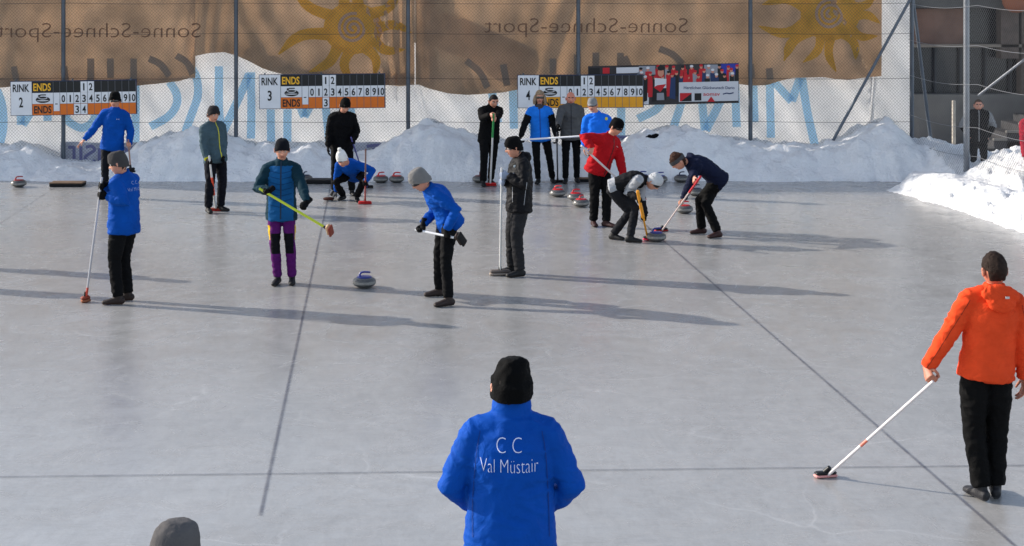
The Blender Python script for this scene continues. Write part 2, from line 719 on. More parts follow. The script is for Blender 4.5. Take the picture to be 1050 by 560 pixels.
def chain(mb, o, d, length, z0, z1, pitch=.066, r=.0019):
    """woven diagonals on the vertical plane through o along d"""
    o, d = V(o), V(d).normalized()
    nrm = V((d.y, -d.x, 0))
    H = z1 - z0
    n = int((length + H) / pitch)
    for sgn in (1, -1):
        for i in range(n):
            s = -H + i * pitch if sgn == 1 else i * pitch
            a, b = s, s + sgn * H
            za, zb = z0, z1
            lo, hi = (a, b) if sgn == 1 else (b, a)
            ta, tb = 0.0, 1.0
            for lim, ge in ((0, True), (length, False)):
                ca, cb = a, b
                if ge:
                    if max(ca, cb) <= 0:
                        ta, tb = 1, 0
                    elif ca < 0:
                        ta = max(ta, (0 - ca) / (cb - ca))
                    elif cb < 0:
                        tb = min(tb, (0 - ca) / (cb - ca))
                else:
                    if min(ca, cb) >= length:
                        ta, tb = 1, 0
                    elif ca > length:
                        ta = max(ta, (length - ca) / (cb - ca))
                    elif cb > length:
                        tb = min(tb, (length - ca) / (cb - ca))
            if tb - ta < 1e-3:
                continue
            pa = o + d * (a + (b - a) * ta) + V((0, 0, z0 + H * ta)) + nrm * .003 * sgn
            pb = o + d * (a + (b - a) * tb) + V((0, 0, z0 + H * tb)) + nrm * .003 * sgn
            mb.loft([pa, pb], [r, r], nrm, 4, 0, 0)


mb = MB()
chain(mb, (x0f, FY - .045, 0), (1, 0, 0), XC - x0f, 0.0, FH)
part(mb, 'wire_mesh', m_wire, fence, False)
for z in (1.0, 1.86, 2.75, 3.35, 4.5):
    mb = MB()
    pts = []
    for i in range(161):
        x = x0f + (XC - x0f) * i / 160
        ph = ((x - (65 - 525) * FY / F) / 3.4) % 1.0
        pts.append((x, FY - .052, z - .02 * math.sin(math.pi * ph) + .004 * noise.noise(V((x * 2, z, 0)))))
    mb.loft(pts, [.0045] * len(pts), (0, 0, 1), 5, 0, 0)
    part(mb, 'line_wire', mat('line_wire', (70, 72, 76), .5, .4, metal=.4), fence)
# braces
ztop = lambda px, py, y: P(px, py, y)
mb = MB().tube(P(934, -2, FY - .1), P(846, 154, FY - .1) + V((0, 0, -.1)), .030, 12)
part(mb, 'brace', m_steel, fence)
# side run: from the corner post towards the camera along the right edge of the rink
C0 = V((XC, FY, 0))
C1 = V(((991 - 525) * 28.6 / F, 28.6, 0))
C2 = C1 + (C1 - C0).normalized() * 3.2
C3 = C2 + (C1 - C0).normalized() * 5.0
side = thing('chain_link_fence', C0, 'chain link fence section turning the corner at the right before the dark building', 'fence')
dd = (C1 - C0).normalized()
m_steel2 = mat('bright_steel', (128, 132, 138), .4, .5, .0006, 60, .12, 4, .4)
for c in (C1, C2, C3):
    mb = MB().tube(c + V((0, 0, -.05)), c + V((0, 0, 4.3)), .055, 14)
    mb.ball(c + V((0, 0, 4.3)), .055, 12)
    part(mb, 'post', m_steel2, side)
mb = MB()
chain(mb, C0 + V((-.05, 0, 0)), dd, (C3 - C0).length, 0.0, 4.2, .075, .0017)
part(mb, 'wire_mesh', m_wire, side, False)
for z in (.62, 1.14, 1.92, 2.62, 3.34):
    mb = MB()
    LL = (C3 - C0).length
    pts = [C0 + dd * (LL * i / 60) + V((-.06, 0, z - .07 * math.sin(math.pi * ((LL * i / 60 / 3.0) % 1)))) for i in range(61)]
    mb.loft(pts, [.0042] * 61, (0, 0, 1), 5, 0, 0)
    part(mb, 'line_wire', mat('light_wire', (120, 122, 126), .5, .4), side)
mb = MB().tube(P(936, -2, FY + .05), P(956, 156, FY + .6), .034, 12)
part(mb, 'brace', m_steel, side)
mb = MB().tube(P(1062, 52, 28.2), P(1003, 98, 28.9), .022, 10)
part(mb, 'brace', m_steel2, side)

# ------------------------------------------------------------------ banners
def zpx(py, Y):
    return HC - (py + 15) * Y / F


def xpx(px, Y):
    return (px - 525) * Y / F


WY = FY + .50       # white banner plane
BY = FY + .20       # brown banner plane


def dwhite(x, z):
    return WY + .08 * noise.noise(V((x * 1.3 + z * .8, z * .3, 2))) + .03 * noise.noise(V((x * 4 + z * 2.5, z * .8, 7)))


def dbrown(x, z):
    d = .09 * noise.noise(V((x * .8 + z * .25, z * .35, 12))) + .03 * noise.noise(V((x * 3.2 - z * .7, z * .7, 17)))
    q_ = 525 + x * F / BY
    d += .035 * math.sin(q_ * .62 + z * 1.2) * math.exp(-((q_ - 408) / 22) ** 2) + .03 * math.sin(q_ * .45 - z * 3) * math.exp(-((q_ - 214) / 20) ** 2)
    d += .03 * math.sin(q_ * .2 + z * 5.5) * math.exp(-((q_ - 280) / 35) ** 2) + .035 * math.sin(q_ * .22 - z * 3.5) * math.exp(-((q_ - 575) / 40) ** 2)
    r = 1 - abs(noise.noise(V((x * .55 + z * .28, z * .12, 31)))) * 9
    if r > 0:
        d -= .07 * r
    return BY + d


def sheet(xs, z0f, z1f, dfn, nz_=40, thick=.003):
    mb = MB()
    vs = []
    n = len(xs)
    for lay in (0, 1):
        for j in range(nz_ + 1):
            for x in xs:
                a, bb = z0f(x), z1f(x)
                z = a + (bb - a) * j / nz_
                vs.append(V((x, dfn(x, z) + lay * thick, z)))
    fs = []
    off = n * (nz_ + 1)
    for j in range(nz_):
        for i in range(n - 1):
            a = j * n + i
            fs.append((a, a + 1, a + n + 1, a + n))
            fs.append((off + a, off + a + n, off + a + n + 1, off + a + 1))
    for i in range(n - 1):
        fs.append((i, off + i, off + i + 1, i + 1))
        t = nz_ * n + i
        fs.append((t, t + 1, off + t + 1, off + t))
    for j in range(nz_):
        a = j * n
        fs.append((a, a + n, off + a + n, off + a))
        a = j * n + n - 1
        fs.append((a, off + a, off + a + n, a + n))
    mb.add(vs, fs)
    return mb


m_white = mat('white_tarpaulin', (236, 235, 234), .55, .4, .03, 2.2, .04, 3, trans=.65)
m_blue = mat('banner_blue_print', (186, 226, 252), .6, .3, trans=.55)
m_brown = mat('brown_shade_cloth', (197, 175, 151), .9, .1, .035, 2.6, .22, 1.4, trans=.6)
m_ghost = mat('print_showing_through', (160, 150, 138), .9, .1, .002, 45, trans=.5)
m_tan = mat('brown_cloth_lettering', (140, 116, 98), .9, .1, .002, 45, trans=.45)
m_sun = mat('brown_cloth_sun_print', (228, 188, 92), .9, .1, .003, 45, .14, 3, trans=.6)
m_spir = mat('brown_cloth_spiral_print', (196, 176, 160), .9, .1, .003, 45, .14, 3, trans=.5)

EDGE = [(-400, 88), (0, 90), (40, 86), (75, 86), (139, 88), (160, 86), (185, 83), (194, 80), (196, 58), (200, 57.5), (214, 54.5), (230, 53.5), (242, 57),
        (255, 63), (268, 70), (290, 76), (330, 84), (380, 87), (418, 87.5), (426, 87), (430, 87), (440, 91), (460, 96), (480, 97.5), (500, 96),
        (515, 95), (530, 92), (560, 90), (640, 88), (700, 87), (745, 86.5), (757, 86), (770, 88), (787, 87.5), (800, 83), (813, 80), (830, 79.5),
        (844, 79), (856, 81), (870, 82), (890, 79), (904, 78)]


def edge_z(x):
    px = 525 + x * F / BY
    return zpx(interp(EDGE, px), BY)


def xs_px(a, b, step, Y):
    n = int((b - a) / step)
    return [xpx(a + (b - a) * i / n, Y) for i in range(n + 1)]


# white banners
white1 = tag(sheet(xs_px(-260, 438, 4, WY), lambda x: 0.02, lambda x: (zpx(30, WY) if xpx(432, WY) > x > xpx(408, WY) else max(zpx(75, WY), edge_z(x) + .35)), dwhite).build(
    'banner', m_white, None, V((0, 0, 0))), 'white banner with large mirrored pale blue letters behind the rink 2 and rink 3 scoreboards', 'banner')
ROOT_O[white1.name] = V((0, 0, 0))
white2 = tag(sheet(xs_px(437.3, 937, 4, WY), lambda x: 0.02,
             lambda x: (4.55 if 525 + x * F / WY > 896 else max(zpx(75, WY), edge_z(x) + .35)), lambda x, z: dwhite(x, z) + .012).build(
    'banner', m_white, None, V((0, 0, 0))), 'white banner with large mirrored pale blue letters at the right end of the fence', 'banner')
ROOT_O[white2.name] = V((0, 0, 0))


def pl_white(u, v):       # u, v in photo pixels at the banner plane
    x, z = xpx(u, WY), zpx(v, WY)
    return V((x, dwhite(x, z) - .02, z))


def pl_brown(u, v):
    x, z = xpx(u, BY), zpx(v, BY)
    return V((x, dbrown(x, z) - .008, z))


def strokes(list_, w, place, step=4, curved=True):
    mb = MB()
    for s in list_:
        pts = smooth_curve(s, 6) if (len(s) > 2 and curved and not s[0] == 'k') else s
        ribbon(mb, pts, w, place, 0, None, step)
    return mb


S_L = [  # rinks 2 / 3 banner: straight strokes and arcs in picture units of the banner plane
    [(-2, 92), (3, 108), (4, 128), (0, 150)],
    [(22, 92), (22, 128)], [(24, 128), (46, 92)],
    [(48, 96), (49, 124)],
    [(66, 112), (70, 124), (84, 131), (96, 124), (100, 108)],
    [(139, 86), (139, 158)],
    [(174, 84), (181, 96), (181, 108), (172, 120), (154, 130)],
    [(196, 68), (202, 80), (203, 98), (197, 116), (190, 136)],
    [(224.5, 68), (225, 112), (228, 138)], [(228, 138), (256, 76)], [(258, 74), (257.5, 142)],
    [(278, 112), (278, 150)],
    [(295, 112), (295, 168)],
    [(296, 80), (312, 120)], [(312, 120), (330, 84)], [(331, 82), (338, 150)],
    [(360, 110), (360, 126)],
]
S_R = [
    [(504, 90), (507, 110), (511, 126)],
    [(526, 92), (527, 132)], [(545, 118), (548, 140)],
    [(603, 118), (606, 134)], [(637, 108), (637, 140)],
    [(688, 88), (682, 98), (673, 112), (654, 122)],
    [(704, 90), (698, 108), (690, 132)],
    [(718, 86), (723, 134)], [(724, 134), (748, 84)], [(753, 78), (755, 130)],
    [(772, 80), (773, 125)],
    [(789, 78), (790, 141)],
    [(792, 82), (812, 104)], [(812, 104), (820, 80)], [(821, 72), (827, 110), (836, 150)],
]
for st_ in S_L:
    part(strokes([st_], 8.4, pl_white), 'lettering', m_blue, white1)
for st_ in S_R:
    part(strokes([st_], 8.4, pl_white), 'lettering', m_blue, white2)

# brown shade cloths
GR = 'brown shade cloths on the fence'
spans = [(-260, 200.4, 'brown shade cloth with mirrored slogan above the rink 2 scoreboard'),
         (200.0, 424.8, 'brown shade cloth with orange sun above the rink 3 scoreboard'),
         (426.2, 904, 'brown shade cloth with mirrored slogan and orange sun above the rink 4 scoreboard')]
cloths = []
for a, bb, lab in spans:
    xs = xs_px(a, bb, 3.2, BY)

    def z0(x, a=a, bb=bb):
        px = 525 + x * F / BY
        px = min(max(px, a + .5), bb - .5)
        if a < 0:
            px = min(px, 194)
        elif a < 300:
            px = max(px, 200)
        return zpx(interp(EDGE, px), BY)

    o = tag(sheet(xs, z0, lambda x: FH - .05, dbrown, 56).build('shade_cloth', m_brown, None, V((0, 0, 0))), lab, 'shade cloth', GR)
    ROOT_O[o.name] = V((0, 0, 0))
    cloths.append(o)


mb = MB()
vs = []
for i in range(30):
    z = lerp(zpx(44, BY), FH - .05, i / 29)
    for u in (423.8, 425.5, 427.2):
        x = xpx(u, BY)
        vs.append(V((x, dbrown(x, z) - .012, z)))
mb.add(vs, [(i * 3 + k, i * 3 + k + 1, i * 3 + k + 4, i * 3 + k + 3) for i in range(29) for k in (0, 1)])
part(mb, 'lap_seam', m_brown, cloths[2])


def mirror_text(mb, s, x_left, x_right, base, cap, off=0.0):
    cx = (x_left + x_right) / 2
    put_text(mb, s, x_right - x_left, cap, lambda u, v: pl_brown(cx - u, base - v), 0, off)


mb = MB()
mirror_text(mb, 'Sonne-Schnee-Sport', -3, 206, 38.5, 16, -.012)
part(mb, 'lettering', m_tan, cloths[0])
mb = MB()
mirror_text(mb, 'Sonne-Schnee-Sport', 497, 705, 33.5, 16, -.012)
part(mb, 'lettering', m_tan, cloths[2])
# unseen cloth pieces added behind the cloth to block light and darken it
def flap(poly, cloth_obj, off=.06):
    mb = MB()
    cx = sum(p[0] for p in poly) / len(poly)
    cy = sum(p[1] for p in poly) / len(poly)
    pts = smooth_curve(poly + [poly[0]], 3)
    vs, fs = [], []
    rings = 8
    for k in range(rings + 1):
        for p in pts[:-1]:
            u, v = cx + (p.x - cx) * k / rings, cy + (p.y - cy) * k / rings
            x, z = xpx(u, BY), zpx(v, BY)
            vs.append(V((x, dbrown(x, z) + off, z)))
    n = len(pts) - 1
    for k in range(rings):
        for j in range(n):
            a, b_ = k * n + j, k * n + (j + 1) % n
            fs.append((a, b_, b_ + n, a + n))
    mb.add(vs, fs)
    part(mb, 'added_shade_flap', m_brown, cloth_obj)


flap([(444, 10), (470, 16), (500, 30), (530, 42), (547, 54), (546, 74), (522, 84), (500, 78), (478, 60), (452, 52), (443, 34)], cloths[2])
flap([(427, -60), (446, -60), (447, 0), (446, 50), (448, 88), (430, 84), (427, 40)], cloths[2])
flap([(196, -60), (200, -60), (200, 0), (199, 50), (195, 76), (192, 60), (195, 0)], cloths[0])
flap([(270, 66), (330, 72), (380, 76), (420, 74), (420, 88), (380, 86), (330, 82), (280, 72)], cloths[1])
flap([(-60, 78), (0, 80), (60, 79), (130, 80), (190, 74), (194, 79), (160, 85), (70, 85), (0, 88), (-60, 86)], cloths[0])
# the letters of the banner behind, seen through the cloth
for st_ in [[(15, 68), (18, 84)], [(66, 68), (68, 84)], [(93, 60), (93, 82)], [(113, 60), (113, 80)], [(137, 60), (137, 84)],
              [(153, 60), (165, 66), (174, 78)], [(181, 57), (192, 64), (198, 76)]]:
    part(strokes([st_], 7, pl_brown), 'show_through', m_ghost, cloths[0])
for st_ in [[(567, 60), (567, 76)], [(592, 56), (592, 76)], [(611, 54), (611, 76)], [(636, 54), (636, 74)],
              [(640, 58), (648, 76)], [(676, 50), (690, 56), (700, 66)], [(478, 62), (492, 74), (500, 90)],
              [(770, 66), (771, 80)], [(516, 66), (520, 88)], [(789, 70), (790, 82)]]:
    part(strokes([st_], 7, pl_brown), 'show_through', m_ghost, cloths[2])


def draw_sun(cx, cy, cloth_obj, rays, clipx=None):
    mb = MB()
    R0 = 31
    vs = [pl_brown(cx, cy)]
    nseg = 40
    for k in (10, 20, 28):
        for j in range(nseg):
            a = 2 * math.pi * j / nseg
            vs.append(pl_brown(cx + math.cos(a) * k * 1.08, cy + math.sin(a) * k * .95))
    fs = []
    for j in range(nseg):
        k = (j + 1) % nseg
        fs.append((0, 1 + j, 1 + k))
        for r in (0, 1):
            fs.append((1 + r * nseg + j, 1 + r * nseg + k, 1 + (r + 1) * nseg + k, 1 + (r + 1) * nseg + j))
    mb.add(vs, fs)
    for ang, ln, bend, wd in rays:
        a = math.radians(ang)
        pts = []
        for i in range(9):
            t = i / 8
            rr = 24 + (ln - 24) * t
            aa = a + bend * math.sin(t * math.pi * 1.3) * .25
            pts.append((cx + math.cos(aa) * rr, cy + math.sin(aa) * rr * .92))
        ribbon(mb, pts, wd, pl_brown, 0, lambda t: (1.0 - .15 * math.sin(t * 6)) * (1 - t ** 2.2) + .10, 3)
    part(mb, 'sun_print', m_sun, cloth_obj)
    mb = MB()
    pts = []
    for i in range(90):
        t = i / 89
        a = t * 2.6 * 2 * math.pi + 1.2
        r = 1.5 + 14 * t
        pts.append((cx + math.cos(a) * r, cy + math.sin(a) * r))
    ribbon(mb, pts, 3.0, lambda u, v: pl_brown(u, v) + V((0, -.006, 0)), 0, None, 3)
    part(mb, 'spiral_print', m_spir, cloth_obj)


def show(p):
    return p


rays = [(-112, 70, .6, 11), (-75, 66, -.7, 11), (-42, 68, .7, 11), (-147, 78, -.4, 12), (165, 82, .5, 13), (3, 66, -.6, 11), (32, 60, .6, 11),
        (62, 58, -.5, 11), (96, 60, .5, 11), (128, 66, -.4, 12)]
draw_sun(362, 29, cloths[1], [r for r in rays if r[0] not in (3, 32)] + [(0, 60, -.4, 11), (30, 58, .5, 11)])
draw_sun(851, 15, cloths[2], [(-20, 50, .3, 10), (6, 52, -.4, 10), (32, 54, .5, 10), (58, 56, -.4, 10), (88, 64, .3, 10), (113, 60, -.4, 10), (137, 70, .4, 12),
                              (163, 74, -.6, 12), (-165, 70, .5, 11), (-140, 66, -.4, 11), (-100, 60, .4, 10), (-60, 58, .4, 10)])

# low mesh banners at the foot of the fence, half buried in the snow
m_net = mat('low_banner_cloth', (196, 198, 208), .8, .2, .003, 20, .12, 4, trans=.3)
m_pur = mat('low_banner_print', (128, 128, 170), .8, .2, trans=.2)


def low_banner(a, bb, top, lab, marks):
    Y = FY + .12

    def d(x, z):
        return Y + .02 * noise.noise(V((x * 3, z * 3, 5)))
    o = tag(sheet(xs_px(a, bb, 3, Y), lambda x: 0.0, lambda x: zpx(top, Y) + .02 * noise.noise(V((x * 2, 0, 3))), d, 10).build('banner', m_net, None, V((0, 0, 0))), lab, 'banner')
    ROOT_O[o.name] = V((0, 0, 0))

    def pl(u, v):
        x, z = xpx(u, Y), zpx(v, Y)
        return V((x, d(x, z) - .007, z))
    mb = MB()
    for s in marks:
        ribbon(mb, smooth_curve(s, 5) if len(s) > 2 else s, 3.2, pl, 0, None, 2)
    part(mb, 'lettering', m_pur, o)


low_banner(62, 150, 146, 'low pale banner with purple mirrored letters at the fence foot below the rink 2 scoreboard',
           [[(76, 150), (76, 166)], [(70, 151), (76, 151)], [(83, 150), (83, 166)], [(88, 151), (94, 150), (97, 154), (91, 158), (87, 162), (92, 166), (98, 165)],
            [(102, 152), (102, 166)], [(109, 150), (113, 154), (110, 158), (114, 163), (108, 166)], [(122, 151), (122, 165)], [(122, 151), (129, 153), (129, 157), (122, 158)],
            [(136, 150), (136, 166)], [(142, 151), (147, 158), (142, 165)]])
low_banner(626, 652, 140, 'low pale mesh banner with purple ring print behind the player in red', [[(636, 146), (642, 148), (643, 156), (637, 160), (632, 155), (633, 148), (636, 146)], [(630, 140), (648, 141)]])
low_banner(346, 404, 146, 'low pale mesh banner at the fence foot beside the rink 3 players', [[(376, 150), (390, 149), (394, 155), (386, 160), (376, 158)], [(382, 153), (388, 153)]])

# ------------------------------------------------------------------ scoreboards
m_bw = mat('board_white', (226, 226, 228), .45, .4, vary=.04, vscale=5)
m_bk = mat('board_black', (16, 17, 20), .4, .4)
m_or = mat('board_orange', (222, 112, 28), .45, .4, vary=.05)
m_ye = mat('board_yellow', (228, 156, 24), .45, .4, vary=.05)
m_yt = mat('board_yellow_text', (240, 180, 40), .45, .4)
m_fr = mat('board_frame', (40, 52, 84), .5, .4)


def scoreboard(px0, py0, px1, py1, rink, top_cards, low_cards, low_mat, tilt, lab):
    Y = FY - .13
    sc_ = Y / F
    Wd = (px1 - px0) * sc_
    Hd = (py1 - py0) * sc_
    o3 = P(px0, py0, Y)
    X = V((math.cos(tilt), 0, math.sin(tilt)))
    Z = V((-math.sin(tilt), 0, math.cos(tilt)))
    W, H = 130.0, 36.0
    sx, sz = Wd / W, Hd / H

    def pt(u, v, d):       # u right, v down in board units
        return o3 + X * u * sx - Z * v * sz + V((0, -d, 0))
    root = thing('scoreboard', o3 + X * Wd / 2 - Z * Hd, lab, 'scoreboard', 'curling scoreboards on the fence')

    def rect(mb, u0, v0, u1, v1, d0, d1, mi=0):
        c = pt((u0 + u1) / 2, (v0 + v1) / 2, (d0 + d1) / 2)
        mb.box(c, ((u1 - u0) * sx, d1 - d0, (v1 - v0) * sz), (X, V((0, 1, 0)), Z), mi)
    b_ = MB()
    rect(b_, 0, 0, W, H, -.02, .0)
    part(b_, 'backing', m_fr, root, False)
    b_ = MB()
    rect(b_, .6, .6, 22, H - .6, .0, .012)
    part(b_, 'rink_panel', m_bw, root, False)

    def txt(s, u, v, wd, cap, m, name, off=.012, d=.0):
        t = MB()
        put_text(t, s, wd * sx, cap * sz, lambda a, bb: pt(u, v, d) + X * a + Z * bb, 0, off)
        part(t, name, m, root, False)
    txt('RINK', 11.2, 11, 17, 8, m_bk, 'lettering', .02, .016)
    txt(str(rink), 11, 27, 4.2, 10.5, m_bk, 'rink_number', .02, .016)
    b_ = MB(); rect(b_, 22.5, .8, 129.2, 12.2, .0, .010); part(b_, 'black_row', m_bk, root, False)
    b_ = MB(); rect(b_, 22.5, 12.5, 129.2, 23.9, .0, .010); part(b_, 'white_row', m_bw, root, False)
    b_ = MB(); rect(b_, 22.5, 24.2, 129.2, 35.4, .0, .010); part(b_, 'colour_row', low_mat, root, False)
    txt('ENDS', 32.8, 10.2, 18, 7.8, m_yt, 'lettering', .025, .013)
    txt('ENDS', 33.2, 33.6, 18, 7.8, m_bk, 'lettering', .025, .013)
    # stone emblem
    e = MB()

    def ell(cu, cv, ru, rv, mi, d):
        vs = [pt(cu, cv, d)] + [pt(cu + ru * math.cos(a * math.pi / 12), cv + rv * math.sin(a * math.pi / 12), d) for a in range(24)]
        e.add(vs, [(0, 1 + (j + 1) % 24, 1 + j) for j in range(24)], mi)
    ell(33.5, 19.6, 7.4, 3.4, 0, .013)
    ell(33.5, 17.6, 4.6, 1.6, 1, .015)
    ell(33.5, 17.4, 4.0, 1.1, 0, .017)
    ell(33.2, 20.6, 6.4, .5, 1, .015)
    e.box(pt(33.8, 14.6, .015), (6 * sx, .002, 1.1 * sz), (X, V((0, 1, 0)), Z), 0)
    ell(29.8, 15.6, 1.3, 1.2, 0, .0145)
    part(e, 'stone_emblem', [m_bk, m_bw], root, False)
    cw = (129.2 - 51) / 11.0
    g = MB()
    for i in range(13):
        u = 44.2 if i == 12 else 51 + cw * i - (7 if i == 12 else 0)
        rect(g, u - .2, .9, u + .2, 35.3, .010, .0125)
    part(g, 'divider', mat('divider_grey', (96, 98, 104), .5, .4), root, False)
    b_ = MB(); rect(b_, 44.6, 19.5, 50.6, 31.5, .012, .018); part(b_, 'card', m_bw, root, False)
    txt('-', 47.4, 26, 2.6, 6, m_bk, 'number', .01, .020)
    for k in range(11):
        txt(str(k), 51 + cw * (k + .5), 22.4, (1.4 if k == 1 else 3.7) if k < 10 else 6.2, 7.6, m_bk, 'number', .02, .014)
    for k, s in top_cards:
        c = MB(); rect(c, 51 + cw * k + .3, 1.2, 51 + cw * (k + 1) - .3, 12.4, .012, .018); part(c, 'card', m_bw, root, False)
        txt(s, 51 + cw * (k + .5), 10.4, 1.5 if s == '1' else 3.8, 7.6, m_bk, 'number', .02, .020)
    for k, s in low_cards:
        c = MB(); rect(c, 51 + cw * k + .3, 24.4, 51 + cw * (k + 1) - .3, 35.2, .012, .018); part(c, 'card', m_bw, root, False)
        txt(s, 51 + cw * (k + .5), 33.6, 3.8, 7.6, m_bk, 'number', .02, .020)
    for u in (6, 64, 124):
        h = MB()
        h.tube(pt(u, -1.2, -.01), pt(u, -1.2, -.10), .008, 8)
        h.box(pt(u, -.4, -.005), (.03, .012, .05), (X, V((0, 1, 0)), Z))
        part(h, 'hook', m_steel, root)
    return root


scoreboard(10.5, 83.5, 140, 119, 2, [(3, '1'), (4, '2')], [(2, '3'), (3, '4')], m_or, .016, 'RINK 2 scoreboard with orange lower row and cards 1 2 3 4')
scoreboard(265.5, 76.5, 395, 112, 3, [(2, '1'), (3, '2')], [(2, '3')], m_or, .010, 'RINK 3 scoreboard with orange lower row and cards 1 2 3')
scoreboard(530.5, 76.8, 660, 111, 4, [(2, '1'), (3, '2')], [], m_ye, .004, 'RINK 4 scoreboard with yellow lower row and no cards in it')

# poster with a cheering crowd
Y = FY - .085
pz = 757.5


def pp(u, v, d=0.0):
    t = .03
    x = xpx(u, Y)
    z = zpx(v, Y) + (u - 600) * t * 0.0195 * .7
    return V((x, Y - d, z))


poster = thing('poster', pp(680, 110), 'long poster with a cheering crowd photo hung beside the rink 4 scoreboard', 'poster')
mb = MB()
c0, c1, c2, c3 = pp(603, 109), pp(757.5, 109), pp(757.5, 68), pp(603, 68)
bk = V((0, .006, 0))
mb.add([c0, c1, c2, c3, c0 + bk, c1 + bk, c2 + bk, c3 + bk], [(0, 1, 2, 3), (7, 6, 5, 4), (0, 4, 5, 1), (1, 5, 6, 2), (2, 6, 7, 3), (3, 7, 4, 0)])
m_pdark = mat('poster_dark', (38, 34, 38), .4, .4, vary=.5, vscale=5)
part(mb, 'sheet', m_pdark, poster, False)
rng = random.Random(3)
pc = [mat('poster_red', (186, 28, 40), .4), mat('poster_grey', (138, 140, 148), .4), mat('poster_skin', (196, 132, 110), .4), mat('poster_blue', (40, 52, 150), .4),
      mat('poster_white', (206, 206, 210), .4), mat('poster_black', (18, 18, 22), .4), mat('poster_navy', (30, 50, 90), .4)]
mb = MB()


def quad(u0, v0, u1, v1, mi, d, jit=0):
    j = lambda: rng.uniform(-jit, jit)
    mb.add([pp(u0 + j(), v1 + j(), d), pp(u1 + j(), v1 + j(), d), pp(u1 + j(), v0 + j(), d), pp(u0 + j(), v0 + j(), d)], [(0, 1, 2, 3)], mi)


def disc(u, v, ru, rv, mi, d):
    mb.add([pp(u, v, d)] + [pp(u + ru * math.cos(k * math.pi / 7), v - rv * math.sin(k * math.pi / 7), d) for k in range(14)], [(0, 1 + k, 1 + (k + 1) % 14) for k in range(14)], mi)


quad(604, 70, 615, 77, 5, .003); quad(618, 70, 625, 76, 0, .004); quad(632, 70, 655, 76, 4, .004); quad(655, 69, 672, 78, 1, .004)
quad(722, 69, 738, 84, 1, .003); quad(738, 68.5, 757, 80, 3, .003)
quad(657, 88, 665, 108, 4, .004, .5)
for i in range(34):
    u = 656 + i * 3.0 + rng.uniform(-1.5, 1.5)
    v = 72 + (i % 3) * 4.2 + rng.uniform(-1.2, 1.2)
    body = rng.choice([0, 5, 5, 6, 1, 5, 0])
    dd_ = .005 + (i % 3) * .0035 + i * .00002
    quad(u - 2.4, v + 1.5, u + 2.4, min(107, v + 24), body, dd_, .9)
    disc(u, v, 1.5, 2.0, 2, dd_ + .0012)
    disc(u, v - 1.4, 1.8, 1.3, rng.choice([0, 0, 0, 5, 4]), dd_ + .0022)
quad(671, 82, 683, 92, 4, .0175, .6); quad(671, 92, 683, 104, 5, .0175, .6); quad(673, 97, 681, 104, 1, .0178, .6)
mb.add([pp(670, 91, .019), pp(674, 89, .019), pp(683, 88, .019), pp(677, 96, .019)], [(0, 3, 2, 1)], 0)
disc(677.5, 76, 3.2, 4.4, 2, .020); disc(677.5, 71.5, 3.6, 2.6, 5, .022)
mb.add([pp(702, 68, .0185), pp(707, 88, .0185), pp(700, 88, .0185)], [(0, 2, 1)], 0)
part(mb, 'crowd_print', pc, poster, False)
mb = MB()
m2 = mb
for (u0, v0, u1, v1, mi, d) in ((696, 86.5, 757, 106.5, 0, .026), (697, 97.5, 709, 106, 1, .028), (712, 98, 719, 105.5, 2, .028)):
    mb.add([pp(u0, v1, d), pp(u1, v1, d), pp(u1, v0, d), pp(u0, v0, d)], [(0, 1, 2, 3)], mi)
mb.add([pp(725, 107, .028), pp(733, 107, .028), pp(729, 101.5, .028)], [(0, 1, 2)], 1)
mb.add([pp(698, 106, .0285), pp(709, 106, .0285), pp(709, 98, .0285)], [(0, 1, 2)], 2)
part(mb, 'text_panel', [mat('poster_panel', (196, 197, 202), .4), pc[0], pc[5]], poster, False)
mb = MB()
put_text(mb, 'Herzlichen Glückwunsch Dario', 52 * Y / F, 3.0 * Y / F, lambda u, v: pp(727, 94, .029) + V((u, 0, v)), 0, .01)
part(mb, 'lettering', pc[6], poster, False)
mb = MB()
put_text(mb, 'aomsv', 17 * Y / F, 3.8 * Y / F, lambda u, v: pp(729.5, 100.8, .029) + V((u, 0, v)), 0, .01)
part(mb, 'lettering', pc[0], poster, False)
mb = MB()
ribbon(mb, [(741, 99.5), (745, 98.5), (748, 99.2), (752, 98.2)], 1.2, lambda u, v: pp(u, v, .029), 0, None, 1)
part(mb, 'lettering', pc[6], poster, False)

# ------------------------------------------------------------------ building behind the right part of the fence
m_conc = mat('concrete', (112, 110, 106), .85, .2, .01, 12, .18, 1.6)
m_dkwin = mat('dark_window', (20, 22, 27), .25, .5, vary=.4, vscale=1.5)
m_wood = mat('brown_boards', (112, 86, 74), .7, .2, .004, 16, .2, 3)
bld = thing('building', (10.5, 36, 0), 'dark building with concrete base and brown panel behind the right end of the fence', 'building')
BYD = 36.0
xp = lambda px: xpx(px, BYD)
zp = lambda py: zpx(py, BYD)


def bbox(name, px0, py0, px1, py1, y0, dep, m, root=None, bev=0.0):
    mb = MB()
    x0, x1, z0, z1 = xp(px0), xp(px1), zp(py1), zp(py0)
    mb.box(((x0 + x1) / 2, y0 + dep / 2, (z0 + z1) / 2), (x1 - x0, dep, z1 - z0), None, 0, bev)
    return part(mb, name, m, root or bld, False)


